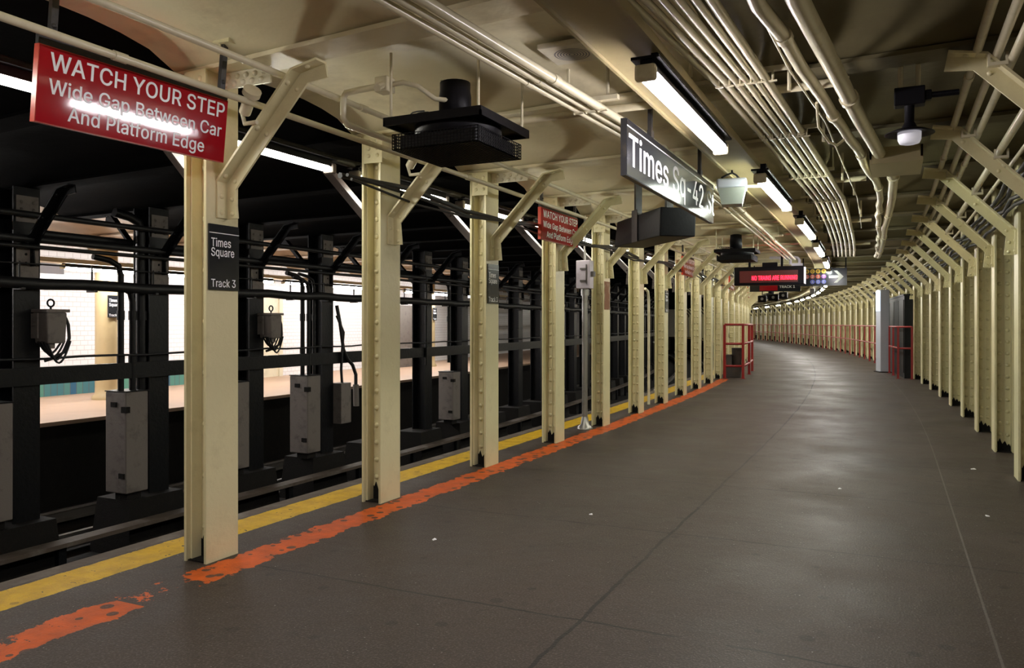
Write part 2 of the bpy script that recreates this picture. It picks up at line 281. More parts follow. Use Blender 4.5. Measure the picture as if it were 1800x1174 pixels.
# outline of each letter, cap height 1000: letter, advance, loops
GLYPHS = {}
for ln_ in """_ 389 
- 911 200,495 200,355 686,355 686,495
1 911 792,-14 792,121 126,121 126,-14|382,1014 145,846 147,677 419,867 393,867 393,-14 566,-14 566,1014
2 911 789,-14 789,125 324,125 324,113 542,343 620,428 679,499 723,562 752,619 768,674 773,732 762,812 731,883 679,943 612,989 533,1018 442,1027 352,1018 270,989 201,941 148,876 116,800 102,697 272,697 279,763 294,806 318,841 351,867 391,883 440,889 486,884 526,870 559,846 584,815 600,776 606,730 601,688 589,648 567,608 536,564 495,516 443,460 102,99 102,-14
3 911 528,-18 618,11 692,59 748,122 784,198 796,285 785,369 749,445 693,509 616,555 521,581 391,583 398,520 756,900 756,1014 113,1014 113,875 542,875 542,886 284,593 284,473 394,473 471,466 529,446 572,416 600,379 618,333 623,285 617,233 598,191 569,157 531,132 483,117 430,112 378,117 334,129 296,151 268,180 249,216 234,273 57,273 79,175 119,104 177,47 251,6 336,-19 428,-27
4 911 836,193 836,333 237,333 237,322 653,1014 471,1014 54,315 54,193|698,-14 698,638 530,638 530,287 530,238 530,-14
7 911 339,-14 792,879 792,1014 98,1014 98,875 612,875 612,884 152,-14
A 963 184,-14 397,590 417,649 441,725 471,819 514,954 424,954 468,821 496,728 520,651 541,590 760,-14 944,-14 560,1014 379,1014 -2,-14|751,265 751,405 192,405 192,265
B 917 486,-14 597,-5 687,22 758,66 808,124 836,192 845,268 838,343 812,406 774,457 727,495 675,520 643,527 643,514 671,527 714,550 752,581 782,622 801,674 807,735 797,809 770,876 723,934 657,977 574,1005 475,1014 94,1014 94,-14|269,440 487,440 544,433 590,416 625,388 652,353 669,313 675,268 664,213 632,168 574,137 480,126 269,126|269,874 470,874 548,863 597,832 626,787 636,732 631,687 615,650 589,619 555,595 515,580 467,575 269,575
C 1023 604,-22 677,-5 745,24 806,63 858,113 902,171 934,238 961,329 785,329 766,273 745,233 719,198 688,170 652,148 613,132 570,121 527,118 446,130 374,162 314,217 268,290 238,385 227,499 238,614 268,709 314,784 374,838 445,870 527,882 571,879 613,869 652,853 688,830 720,802 745,768 766,727 785,671 961,671 933,763 901,829 858,888 805,937 744,977 677,1005 603,1022 525,1027 397,1012 282,963 187,885 115,779 70,650 55,499 70,349 115,221 187,115 282,37 397,-12 525,-27
E 843 762,-14 762,126 269,126 269,436 723,436 723,576 269,576 269,874 756,874 756,1014 94,1014 94,-14
G 1043 647,-15 752,24 840,87 907,172 949,274 964,392 964,517 532,517 532,377 902,388 794,415 782,317 758,249 718,193 666,153 602,127 528,119 447,130 375,162 314,217 268,291 238,385 227,499 238,614 268,709 313,784 373,838 443,870 522,882 570,878 613,868 651,851 685,828 715,799 741,765 762,726 785,671 963,671 936,760 904,825 860,883 808,933 747,974 677,1004 601,1022 520,1027 394,1012 280,963 185,885 114,779 69,650 55,499 69,350 114,221 186,115 281,37 397,-12 528,-27
H 1036 269,-14 269,442 747,442 747,-14 922,-14 922,1014 747,1014 747,582 269,582 269,1014 94,1014 94,-14
I 383 94,-14 269,-14 269,1014 94,1014
K 937 457,528 463,527 925,1011 705,1014 398,687 361,647 325,605 290,564 254,522 221,479 181,430 187,259|269,-14 269,380 268,442 269,657 269,1014 94,1014 94,-14|925,-13 449,632 339,509 720,-14
N 1049 270,-14 270,572 269,603 268,645 267,696 264,755 261,821 257,908 172,901 234,805 270,742 301,689 328,643 352,602 377,562 747,-14 935,-14 935,1014 760,1014 760,383 760,350 761,309 762,263 764,212 767,159 774,88 848,97 809,166 783,217 757,262 734,303 712,339 694,367 281,1014 94,1014 94,-14
O 1068 653,-12 767,37 862,115 934,221 979,349 993,499 979,650 934,779 862,885 767,963 653,1012 525,1028 397,1012 283,963 188,885 115,779 70,650 55,499 70,349 115,221 188,115 283,37 397,-12 525,-28|446,129 375,162 315,216 268,290 238,385 227,499 238,615 268,710 315,784 375,838 446,871 525,881 603,871 674,839 734,785 781,711 811,615 822,499 811,385 781,289 734,215 674,161 603,129 525,119
P 894 269,-14 269,875 455,875 522,868 573,849 609,821 633,782 648,737 653,683 648,630 633,584 608,545 572,516 523,497 456,491 191,491 191,351 463,351 573,362 665,394 736,447 787,515 818,595 827,683 818,772 787,852 736,919 665,971 573,1004 463,1014 94,1014 94,-14
Q 1068 632,81 660,43 776,-108 964,-107 773,137 745,175 627,327 439,326|653,-12 767,37 862,115 934,221 979,349 993,499 979,650 934,779 862,885 767,963 653,1012 525,1028 397,1012 283,963 188,885 115,779 70,650 55,499 70,349 115,221 188,115 283,37 397,-12 525,-28|446,129 375,162 315,216 268,290 238,385 227,499 238,615 268,710 315,784 375,838 446,871 525,881 603,871 674,839 734,785 781,711 811,615 822,499 811,385 781,289 734,215 674,161 603,129 525,119
R 903 269,-14 269,875 457,875 524,868 574,851 610,825 635,789 649,745 655,692 649,640 635,598 610,564 574,537 525,521 458,515 165,515 165,375 465,375 574,384 665,414 738,462 788,527 818,604 829,692 818,780 788,858 738,923 666,973 574,1004 465,1014 94,1014 94,-14|881,-14 609,464 412,464 680,-14
S 898 551,-22 646,8 723,55 780,117 815,191 827,272 820,339 797,395 762,442 720,478 672,509 621,531 573,550 525,563 424,591 384,603 343,619 305,639 275,666 257,697 250,738 256,778 273,814 300,843 339,867 387,882 442,887 519,877 580,848 621,802 645,729 817,729 798,822 761,891 704,947 631,991 545,1019 446,1027 348,1019 260,992 186,947 127,888 90,815 78,732 96,635 152,558 240,499 354,456 474,423 526,407 572,389 608,367 634,343 650,312 655,274 648,229 629,190 596,157 553,131 500,116 440,111 385,115 336,129 294,151 262,181 240,221 224,282 46,282 67,183 106,110 164,50 241,5 333,-23 440,-31
T 902 355,874 355,-14 529,-14 529,874 843,874 843,1014 38,1014 38,874
U 1037 624,-19 725,17 809,74 871,150 910,239 923,339 923,1014 748,1014 748,351 741,286 719,229 685,182 638,147 579,123 509,115 439,123 379,147 332,182 298,229 275,286 268,351 268,1014 94,1014 94,339 107,239 145,149 209,74 292,17 393,-19 509,-30
W 1369 471,-14 648,631 666,702 682,773 697,848 715,948 632,948 651,844 668,766 683,697 700,631 877,-14 1060,-14 1347,1014 1167,1014 1005,389 992,340 980,289 969,238 958,187 946,135 931,64 1006,64 991,135 979,187 967,238 956,289 943,340 930,389 765,1014 584,1014 417,389 405,340 392,289 381,238 370,187 358,135 343,64 415,64 402,135 390,187 379,238 368,289 356,339 344,389 181,1014 1,1014 287,-14
Y 948 551,-14 551,405 937,1014 736,1014 530,684 500,633 473,583 445,526 404,439 527,439 485,525 458,581 430,632 399,684 192,1014 -10,1014 376,405 376,-14
a 785 378,-26 432,-11 477,11 512,38 538,67 549,88 520,88 520,-14 686,-14 686,495 679,573 656,637 620,685 575,720 526,744 475,760 426,767 381,770 317,765 254,752 194,728 138,691 92,641 47,563 209,521 231,557 249,581 273,603 302,621 339,632 385,636 427,632 460,620 485,601 503,576 513,544 518,504 518,502 515,484 508,474 490,466 456,460 408,454 347,446 294,438 240,428 189,414 140,393 97,362 64,323 42,274 36,212 45,140 74,80 118,31 176,-3 242,-24 314,-31|296,107 264,117 238,131 219,151 208,175 205,206 209,239 222,265 243,284 272,298 308,309 349,316 370,319 397,323 427,327 459,332 489,337 517,344 541,352 519,348 518,272 513,230 497,190 471,155 436,128 391,110 335,103
c 798 464,-26 519,-15 569,4 616,30 656,63 691,102 718,147 744,211 582,247 566,207 553,182 537,160 518,142 495,127 470,115 441,108 408,105 348,115 300,142 263,182 235,236 219,300 213,368 219,439 235,503 263,557 300,598 347,625 408,634 440,632 469,625 494,614 517,599 535,581 551,560 563,537 580,498 743,534 715,597 688,641 654,679 614,712 568,737 518,755 464,766 406,770 305,758 217,719 143,659 88,578 54,481 43,368 54,258 88,161 143,80 217,20 306,-18 406,-30
d 854 451,-24 507,-6 549,22 582,51 605,82 616,101 591,101 591,-14 755,-14 755,1014 587,1014 587,642 615,642 606,660 583,690 551,719 508,746 453,764 385,770 290,758 207,721 137,661 86,581 53,484 43,371 53,258 85,160 136,80 206,20 289,-18 384,-30|345,115 300,141 263,181 236,234 219,299 213,372 219,445 235,508 263,560 299,600 344,625 402,633 458,626 504,601 540,563 567,512 583,448 589,372 583,296 567,231 540,179 503,140 458,115 402,107
e 814 494,-24 564,-4 625,26 677,67 715,117 750,189 588,224 564,180 544,153 519,132 491,118 456,108 417,105 359,112 309,134 269,168 239,215 220,276 213,350 213,414 219,471 236,524 263,569 301,604 348,627 403,634 458,627 502,605 537,569 563,522 579,464 589,371 710,442 123,448 123,319 754,319 754,382 747,477 725,559 690,627 645,680 591,721 530,749 468,765 402,770 301,757 213,718 141,656 87,575 54,478 43,367 54,257 87,161 143,80 217,20 310,-18 417,-30
f 519 -11,760 -11,629 472,629 472,760|303,-14 303,822 308,866 321,894 345,911 384,918 402,917 417,914 430,910 463,903 506,1033 468,1044 441,1050 408,1054 367,1056 311,1050 256,1033 206,1004 168,963 143,911 134,849 134,-14
g 856 497,-303 580,-280 652,-242 709,-185 744,-110 756,-18 756,760 591,760 591,641 618,641 607,661 584,690 552,719 508,746 453,764 384,770 291,758 208,721 139,661 86,583 53,487 43,376 53,265 86,171 139,95 208,40 292,6 383,-5 451,1 506,18 549,43 581,72 604,100 615,120 588,120 588,-10 575,-86 539,-137 482,-166 406,-177 353,-173 312,-160 281,-142 256,-120 236,-95 206,-61 65,-131 107,-187 146,-227 195,-262 255,-288 326,-305 407,-310|346,138 300,161 263,197 236,247 219,308 213,379 219,448 235,511 262,561 299,600 345,625 403,633 459,626 505,602 541,564 568,514 584,451 590,379 584,305 568,244 540,195 504,160 459,138 403,131
i 348 247,-14 247,760 79,760 79,-14|206,862 241,883 265,913 272,950 265,987 241,1017 206,1038 164,1045 124,1038 89,1017 65,987 57,950 65,913 89,883 124,862 164,855
k 768 358,378 372,378 752,757 549,760 227,430 192,430 197,242|247,-14 247,1014 79,1014 79,-14|775,-13 378,472 259,366 566,-14
l 392 298,-18 321,-16 342,-12 383,-7 353,124 320,119 312,117 302,116 289,116 265,121 257,131 251,154 247,195 247,1014 79,1014 79,165 91,88 127,30 189,-8 273,-19
m 1219 247,-14 247,467 253,519 268,561 292,594 322,616 356,631 391,635 441,626 480,600 506,561 515,510 515,-14 683,-14 683,485 688,528 700,563 720,593 748,616 782,630 823,635 872,627 913,604 940,562 950,498 950,-14 1119,-14 1119,502 1111,584 1084,653 1042,705 989,744 927,766 858,773 796,768 738,750 688,722 645,684 612,638 580,565 664,565 629,659 582,720 515,761 432,774 379,768 328,752 283,727 241,689 209,641 177,567 245,567 244,760 79,760 79,-14
n 825 254,503 269,549 295,585 328,611 368,627 412,632 474,621 519,588 548,535 558,461 558,-14 726,-14 726,473 718,563 691,638 649,695 592,737 524,762 447,771 361,759 285,724 223,661 163,551 244,551 243,760 79,760 79,-14 247,-14 247,445
o 836 510,-18 600,20 673,80 728,161 762,258 773,368 762,481 728,578 673,659 600,719 511,758 407,771 305,758 217,719 143,659 88,578 54,481 43,368 54,258 88,161 143,80 217,20 306,-18 407,-31|348,115 300,142 263,182 235,236 219,300 213,368 219,439 235,503 263,557 300,598 347,625 407,633 469,625 516,598 554,557 582,502 598,438 604,368 598,300 582,236 554,183 516,142 468,115 407,106
p 854 247,-295 247,101 219,101 230,82 253,51 286,22 328,-6 384,-24 451,-30 546,-18 629,20 698,80 749,160 781,258 791,371 781,484 749,581 698,661 628,721 545,758 450,770 382,764 326,746 284,719 252,690 229,660 219,642 244,642 244,760 79,760 79,-295|377,115 332,140 295,179 268,231 252,297 245,372 252,447 268,512 295,563 331,601 376,626 433,633 490,625 535,600 571,560 599,508 615,445 621,372 615,299 598,234 571,181 534,141 489,115 433,107
q 854 755,760 591,760 591,642 615,642 605,660 583,690 551,719 508,746 453,764 385,770 290,758 207,721 137,661 86,581 53,484 43,371 53,258 85,160 136,80 206,20 289,-18 384,-30 451,-24 507,-6 549,22 582,51 606,82 615,101 587,101 587,-295 755,-295|345,115 300,141 263,181 236,234 219,299 213,372 219,445 235,508 263,560 299,600 344,625 402,633 458,626 504,601 540,563 567,512 583,448 589,372 583,296 567,231 540,179 503,140 458,115 402,107
r 529 247,-14 247,465 252,511 268,549 292,581 324,605 363,621 408,626 429,626 449,624 466,621 503,618 503,767 469,769 452,770 434,770 418,770 348,762 287,734 236,691 213,645 243,645 243,760 79,760 79,-14
s 737 444,-23 521,0 585,36 634,85 665,143 675,209 662,285 620,347 551,394 458,425 344,452 292,469 260,489 243,513 238,545 246,581 271,611 314,632 368,639 423,631 462,609 488,577 514,528 669,560 639,629 607,676 562,716 509,745 444,764 368,770 288,763 216,741 155,706 108,660 78,603 68,538 81,462 124,399 194,352 286,320 410,291 455,276 482,256 497,232 502,203 493,166 467,134 420,112 356,104 300,111 258,130 227,164 200,226 39,196 67,119 103,65 152,23 211,-7 281,-24 358,-30
t 467 -11,760 -11,629 425,629 425,760|104,182 118,97 164,31 237,-10 330,-22 356,-21 380,-19 404,-16 447,-8 416,121 377,117 361,114 346,113 336,112 302,118 286,130 276,154 272,193 272,940 104,940
u 826 444,-13 519,21 582,84 642,195 562,195 562,-14 726,-14 726,760 558,760 558,301 552,243 536,197 511,161 478,135 438,118 394,114 332,125 287,157 258,211 247,284 247,760 79,760 79,272 87,183 114,108 158,50 214,8 282,-16 358,-25
w 1135 409,-14 510,334 525,385 539,438 553,492 567,547 581,604 601,678 513,678 535,604 548,548 562,492 576,438 590,386 604,334 706,-14 862,-14 1102,760 926,760 829,424 809,350 789,269 768,181 739,67 821,67 793,182 773,270 753,351 734,424 640,760 477,760 382,424 362,350 342,268 321,180 294,67 374,67 346,183 325,271 305,352 285,424 189,760 12,760 252,-14""".split('\n'):
    ch_, ad_, lo_ = ln_.split(' ', 2)
    GLYPHS[' ' if ch_ == '_' else ch_] = (int(ad_)/1000, [[tuple(int(q)/1000 for q in pt.split(',')) for pt in l.split()] for l in lo_.split('|') if l.strip()])
def words(lines, mat, name='lettering'):
    """lines: (text, origin, u, v, width, cap height) -> one mesh"""
    mb = MB()
    for text, org, u, v, w, h in lines:
        x = 0; vs = []; fs = []
        for ch in text:
            ad, loops = GLYPHS[ch]
            if loops:
                wnd = lambda q, l: sum((1 if d > b else -1) for (a, b), (c, d) in zip(l, l[1:] + l[:1]) if (b > q[1]) != (d > q[1]) and q[0] < (c - a)*(q[1] - b)/(d - b) + a)
                fl = []; ed = []
                for l in loops:
                    k = len(fl); fl += l; ed += [(k + q, k + (q + 1) % len(l)) for q in range(len(l))]
                vo, _, fo = delaunay_2d_cdt([Vector(q) for q in fl], ed, [], 0, 1e-6)[:3]
                n = len(vs); vs += [(x + q.x, q.y) for q in vo]
                for f in fo:
                    cx = sum(vo[k].x for k in f)/3; cy = sum(vo[k].y for k in f)/3
                    if sum(wnd((cx, cy), l) for l in loops) > 0: fs.append(tuple(k + n for k in f))
            x += ad
        x0 = min(a for a, b in vs); x1 = max(a for a, b in vs); sx = w/(x1 - x0)
        o_, u_, v_ = Vector(org), Vector(u), Vector(v)
        mb.add([o_ + u_*((a - x0)*sx) + v_*(b*h) for a, b in vs], fs)
    return mb.mesh(name, mat)

# ================================================================ SETTING
NB0, NB1 = -3, 47
S_END = 76.0
svals = [-5 + .5*i for i in range(int((S_END + 8) / .5))]
# platform floor
ov = [-3.72, -3.2, -2.2, -1.2, -.2, .8, 1.8]
mb = strip([[P3(o, s, 0) for o in ov] for s in svals]); mb.uv = [(o, s) for s in svals for o in ov]
solo('floor', mb, FLOORM, 'dark asphalt platform floor with orange and yellow painted stripes', 'floor', kind='structure')
# edge timber and fascia
mb = MB(); R = [[P3(-3.70, s, -.012), P3(-3.86, s, -.012), P3(-3.86, s, -.16), P3(-3.70, s, -.16)] for s in svals]
mb.add([p for r in R for p in r], [(i*4+j, i*4+(j+1) % 4, i*4+4+(j+1) % 4, i*4+4+j) for i in range(len(R)-1) for j in range(4)])
solo('trim_1', mb, TIMBER, 'worn timber rubbing board along the platform edge', 'edge board', kind='structure')
solo('wall_under_platform', strip([[P3(-3.75, s, -.01), P3(-3.75, s, -1.3)] for s in svals]), SOOT_DARK, 'sooty wall below the platform edge', 'wall', kind='structure')
solo('track_bed', strip([[P3(o, s, -1.25) for o in (-3.75, -6, -8, -9.7)] for s in svals]), BALLAST, 'dark dirty track bed between the platforms', 'track bed', kind='structure')
# opposite platform
solo('floor_opposite', strip([[P3(o, s, z) for o, z in ((-9.47, -.05), (-9.47, 0), (-11, 0), (-13, 0))] for s in svals]), FARFLOOR, 'tan floor of the platform across the tracks', 'floor', kind='structure')
solo('wall_under_opposite', strip([[P3(-9.5, s, z) for z in (-1.3, -.04)] for s in svals]), SOOT_DARK, 'sooty wall below the platform across the tracks', 'wall', kind='structure')
mb = strip([[P3(-12.9, s, z) for z in (0, .34, 2.7)] for s in svals]); mb.uv = [(s, z) for s in svals for z in (0, .34, 2.7)]
solo('wall_opposite', mb, TILE, 'white tiled wall of the platform across the tracks', 'wall', kind='structure')
mb = strip([[P3(-12.885, s, z) for z in (0, .22)] for s in svals if s < 14]); mb.uv = [(s, z) for s in svals if s < 14 for z in (0.04, .26)]
solo('baseboard_opposite', mb, BAND, 'blue and green tile band at the foot of the white tiled wall', 'tile band', kind='structure')
# wall behind the platform's inner columns
solo('wall_right_upper', strip([[P3(1.75, s, z) for z in (1.9, 2.75)] for s in svals]), SOOT_DARK, 'dark band painted as an opening above the cream wall panels', 'wall', kind='structure')  # near-black sheet stands in for the dark opening above the panels
mb = strip([[P3(1.8, s, z) for z in (0, .3, 2.0)] for s in svals])
solo('wall_right', mb, CREAMW, 'cream wall behind the inner row of columns', 'wall', kind='structure')
solo('baseboard_right', strip([[P3(1.78, s, 0), P3(1.78, s, .3), P3(1.795, s, .3)] for s in svals]), SOOT_DARK, 'sooty black dado at the foot of the cream wall', 'dado', kind='structure')
mb = MB(); a, b_ = P3(-13.2, svals[-1], 0), P3(1.9, svals[-1], 0)
mb.add([(a.x, a.y, -1.4), (b_.x, b_.y, -1.4), (b_.x, b_.y, 3), (a.x, a.y, 3)], [(0, 1, 2, 3)])
solo('wall_end', mb, CREAMW, 'dark end of the tunnel past the bend', 'wall', kind='structure')
mb = MB(); mb.add([(-13.2, -5, -1.4), (1.9, -5, -1.4), (1.9, -5, 3), (-13.2, -5, 3)], [(0, 1, 2, 3)])
solo('wall_back', mb, CREAMW, 'cream wall behind the camera end of the platform', 'wall', kind='structure')

# ceiling: shallow vaults between cross beams
ZB = 2.53
def vault(o0, o1, no, n0, n1):
    rows = []; K = 9
    for n in range(n0, n1):
        for k in range(K):
            t = k / (K - 1); z = ZB + .025 + .125 * math.sqrt(max(0, 1 - (2*t - 1)**2)) ** 1.2
            row = []
            for j in range(no + 1):
                o = o0 + (o1 - o0)*j/no; a = sb(n, o) + .085; b = sb(n+1, o) - .085
                row.append(P3(o, a + (b - a)*t, z))
            rows.append(row)
    mb = strip(rows); mb.sm = [True]*len(mb.f); return mb
solo('ceiling', vault(-3.42, -.82, 3, NB0, NB1), CEIL, 'cream plaster vaults over the track side of the platform', 'ceiling', kind='structure')
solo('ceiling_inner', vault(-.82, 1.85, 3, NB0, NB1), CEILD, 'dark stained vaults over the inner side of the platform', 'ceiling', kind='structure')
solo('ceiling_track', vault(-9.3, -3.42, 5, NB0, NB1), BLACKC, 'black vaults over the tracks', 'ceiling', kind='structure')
solo('ceiling_opposite', vault(-13, -9.3, 3, NB0, NB1), FARCEIL, 'tan vaults over the platform across the tracks', 'ceiling', kind='structure')
for n in range(NB0, NB1 + 1):
    for (o0, o1, mt, nm) in ((-3.42, -.82, CEIL, 'cream'), (-.82, 1.8, CEILD, 'olive'), (-9.3, -3.42, BLACKC, 'black'), (-12.9, -9.3, FARCEIL, 'tan')):
        p0, p1 = P3(o0, sb(n, o0), 0), P3(o1, sb(n, o1), 0); L = (p1 - p0).length
        mb = MB(); mb.bx(0, L, -.1, .1, ZB, ZB + .022); mb.bx(0, L, -.008, .008, ZB + .02, ZB + .2)
        if n < 16:
            x0 = 0 if nm == 'cream' else L - .9
            rng = [(.05 + .07*i) for i in range(6)] if nm == 'cream' else [L - .06 - .07*i for i in range(8)] if nm == 'black' else []
            for x in rng:
                for q, zz in enumerate((.045, .085)): mb.dome((x + .03*q, -.008, ZB + zz), (0, -1, 0), .018, 6)
            if nm == 'black':
                for i in range(7): mb.dome((1.25 + .08*i, -.008, ZB + .05), (0, -1, 0), .02, 6)
                for i in range(7): mb.dome((2.0 + .08*i, -.008, ZB + .05), (0, -1, 0), .02, 6)
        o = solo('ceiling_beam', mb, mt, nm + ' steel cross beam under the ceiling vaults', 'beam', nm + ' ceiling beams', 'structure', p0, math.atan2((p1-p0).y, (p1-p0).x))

# ================================================================ COLUMNS
def rivet_line(mb, x, y, nrm, z0, z1, step, r=.020, jitter=0):
    n = int((z1 - z0) / step)
    for i in range(n + 1): mb.dome((x, y, z0 + step*i), nrm, r, 7)
def shaft_mesh(hw, dep, z0, z1, step, mat, plain=False, name='shaft'):
    """built-up H section: flanges face +x and -x, web faces -y and +y"""
    mb = MB(); t = .016
    mb.bx(dep/2 - t, dep/2, -hw, hw, z0, z1); mb.bx(-dep/2, -dep/2 + t, -hw, hw, z0, z1)
    mb.bx(-dep/2 + t, dep/2 - t, -.006, .006, z0, z1)
    w = dep/2 - t
    for sx in (-1, 1):                                  # angle irons joining web and flange
        for sy in (-1, 1):
            x0, x1 = sorted((sx*w, sx*(w - .06))); y0, y1 = sorted((sy*.006, sy*.016)); mb.bx(x0, x1, y0, y1, z0, z1)
            x0, x1 = sorted((sx*w, sx*(w - .01))); y0, y1 = sorted((sy*.016, sy*hw*.75)); mb.bx(x0, x1, y0, y1, z0, z1)
    if not plain:
        for sx in (-1, 1): rivet_line(mb, sx*(w - .036), -.016, (0, -1, 0), z0 + .16, z1 - .1, step)
    return mb.mesh(name, mat)
def brace_meshes(mat, mirror=1, rise=True):
    prof = [(0, 1.78), (0, 1.975), (.49, 2.488), (.65, 2.518)]
    H = [Vector((x*mirror, 0, z)) for x, z in prof]
    mb = MB()
    nr = []
    for i in range(4):                                   # normals pointing down and outward
        a = Vector((prof[max(i-1, 0)][0], prof[max(i-1, 0)][1])); c = Vector((prof[min(i+1, 3)][0], prof[min(i+1, 3)][1]))
        d = (c - a).normalized(); nr.append(Vector((d.y*mirror, 0, -d.x)))
    y0, y1 = -.045, .035; th = .012; dep = .08
    def sweep(ya, yb, d0, d1):
        vs = []
        for i in range(4):
            for (y, d) in ((ya, d0), (yb, d0), (yb, d1), (ya, d1)): vs.append(H[i] + nr[i]*d + Vector((0, y, 0)))
        fs = [(i*4+j, i*4+(j+1) % 4, i*4+4+(j+1) % 4, i*4+4+j) for i in range(3) for j in range(4)] + [(3, 2, 1, 0), (12, 13, 14, 15)]
        mb.add(vs, fs)
    sweep(y0, y1, 0, th)                                 # leg lying on the flange
    sweep(y1 - th, y1, th, dep)                          # leg standing out
    for (i, f) in ((0, .15), (0, .6), (1, .06), (1, .5), (1, .9), (2, .5)):
        p = H[i].lerp(H[i+1], f); q = nr[i].lerp(nr[i+1], f).normalized()
        if i == 1: d = (H[2] - H[1]).normalized(); q = Vector((d.z*mirror, 0, -d.x*mirror))
        mb.dome(p + q*th + Vector((0, -.016, 0)), q, .015)
        if i != 2: mb.dome(p + q*.048 + Vector((0, y1 - th, 0)), (0, -1, 0), .014)
    return mb.mesh('knee_brace', mat)
SH_L = shaft_mesh(.12, .155, 0, ZB, .12, CREAM)
SH_L0 = shaft_mesh(.11, .155, 0, ZB, .27, CREAM)
SH_R = shaft_mesh(.12, .17, 0, ZB, .112, CREAM)
GR = MB(); GR.bx(-.065, .06, -.10, -.017, .001, .007)
jag = [(-.06, .005), (.058, .005), (.058, .05), (.045, .075), (.03, .06), (.012, .10), (-.01, .07), (-.03, .125), (-.045, .09), (-.06, .11)]
GR.ext([(x, -.021, z) for x, z in jag], (0, .005, 0))
GR = GR.mesh('grime', SOOT_DARK)
BR_P = brace_meshes(CREAM, 1); BR_T = brace_meshes(BROWNSTEEL, -1)
GUS = MB(); GUS.bx(-.05, .10, -.135, -.122, ZB - .2, ZB - .005)
for zz in (.05, .1, .15):
    GUS.dome((-.01, -.135, ZB - zz), (0, -1, 0), .016); GUS.dome((.06, -.135, ZB - zz), (0, -1, 0), .016)
RP = MB(); RP.bx(.08, .42, -.02, -.008, 2.445, ZB - .002)
for q in range(5):
    for w_ in (0, 1): RP.dome((.12 + .06*q + .02*w_, -.02, 2.468 + .036*w_), (0, -1, 0), .017)
RP = RP.mesh('rivet_plate', CREAMW)  # paler cream puts the plate's bright reflection into its colour
GUS = GUS.mesh('gusset_plate', CREAM)
DX = [0, .012, .03, .045, .05, .065, .055, .05, .045, .045, .04]
notes = {0: 'with a large black Times Square plaque, nearest the camera', 1: 'beside the big black ceiling fan', 2: 'with a small black Times Square plaque',
         3: 'behind the second red warning sign', 4: 'with a rusty bare patch below its brace'}
for n in range(NB0 + 1, NB1):
    if n < 0: lab, grp = 'cream riveted column on the track side, behind the camera position', None
    dx = DX[n] if 0 <= n < len(DX) else .035
    if n < 0: continue
    if n in notes: lab = '%s cream track side column, %s' % (ORD[n], notes[n])
    elif n < 11: lab = '%s cream riveted column of the track side row, counted from the camera' % ORD[n]
    else: lab = 'distant cream column of the track side row, beyond the red fence'
    t = thing('platform_column', lab, 'column', P3(OL + dx, SL(n), 0), ang(SL(n)), 'cream columns along the track')
    part('shaft', SH_L0 if n == 0 else SH_L, None, t)
    part('grime', GR, None, t, 'black grime at the foot of the column')
    part('gusset_plate', GUS, None, t); part('rivet_plate', RP, None, t, 'plate painted paler for its bright reflection, with two rows of rivets')
    b = part('knee_brace', BR_P, None, t, 'cream knee brace over the platform'); b.location = (.0775, 0, 0)
    b = part('track_brace', BR_T, None, t, 'dark brown knee brace over the track'); b.location = (-.0775, 0, 0)
    if n in (0, 2, 6):
        w, z0, z1 = .205, 1.405, 1.745
        mb = MB(); mb.bx(.078, .088, -w/2 + .004, w/2 + .004, z0, z1)
        pl = part('station_plaque', mb, SIGNBLK, t, 'black station plaque with white lettering')
        X, L, H = .0885, -w/2 + .016, z1 - z0
        wl = [('Times', (X, L, z1 - .115), (0, 1, 0), (0, 0, 1), .135, .043), ('Square', (X, L, z1 - .165), (0, 1, 0), (0, 0, 1), .158, .043),
              ('Track 3', (X, L, z0 + .016), (0, 1, 0), (0, 0, 1), .168, .04)]
        part('lettering', words(wl, WHITE), None, pl, 'white lettering')
        ln = MB(); ln.bx(X - .001, X, -w/2 + .004, w/2 + .004, z1 - .047, z1 - .043); part('line', ln, WHITE, pl)
    if n == 4:
        mb = MB(); mb.bx(.078, .082, -.10, .10, 1.40, 1.74); part('rusty_plate', mb, RUST, t, 'rusted bare patch')

SH_RM = SH_R; BR_RM = brace_meshes(CREAM, -1)
for n in range(0, NB1):
    k = n - 3
    if k < 0: lab = ['cream column outside the frame, nearest the camera on the inner side', 'second cream column on the inner side, its brace crossing the upper corner', 'third cream column on the inner side, its brace cut by the picture edge'][n]
    elif k < 8: lab = '%s fully visible cream column of the inner row' % ORD[k] if k else 'cream column of the inner row standing at the picture edge'
    elif k < 13: lab = 'cream column of the inner row behind the dark cabinet'
    else: lab = 'distant cream column of the inner row behind the long red railing'
    t = thing('platform_column', lab, 'column', P3(ORR + .02, SR(n), 0), ang(SR(n)), 'cream columns of the inner row')
    part('shaft', SH_RM, None, t); part('grime', GR, None, t, 'black grime at the foot of the column')
    b = part('knee_brace', BR_RM, None, t, 'cream knee brace over the platform'); b.location = (-.085, 0, 0)

# black columns between the tracks
SH_B = shaft_mesh(.13, .26, -1.25, ZB, .2, BLACK); OB = -7.6
BR_B1 = brace_meshes(BLACK, 1); BR_B2 = brace_meshes(BLACK, -1)
FT = MB(); FT.frus([(-.3, -.55, -1.25), (.32, -.55, -1.25), (.32, .25, -1.25), (-.3, .25, -1.25)], [(-.24, -.5, -.66), (.27, -.5, -.66), (.27, .2, -.66), (-.24, .2, -.66)]); FT = FT.mesh('concrete_footing', SOOT_DARK)
SPL2 = MB(); SPL2.bx(.131, .142, -.11, .11, 1.62, 1.95); SPL2 = SPL2.mesh('cover_plate', GREYBOX); SPL = MB(); SPL.bx(.131, .14, -.11, .11, 2.2, 2.45)
for y in (-.06, .06):
    for z in (2.25, 2.32, 2.39): SPL.dome((.14, y, z), (1, 0, 0), .018)
SPL = SPL.mesh('splice_plate', GREYBOX)
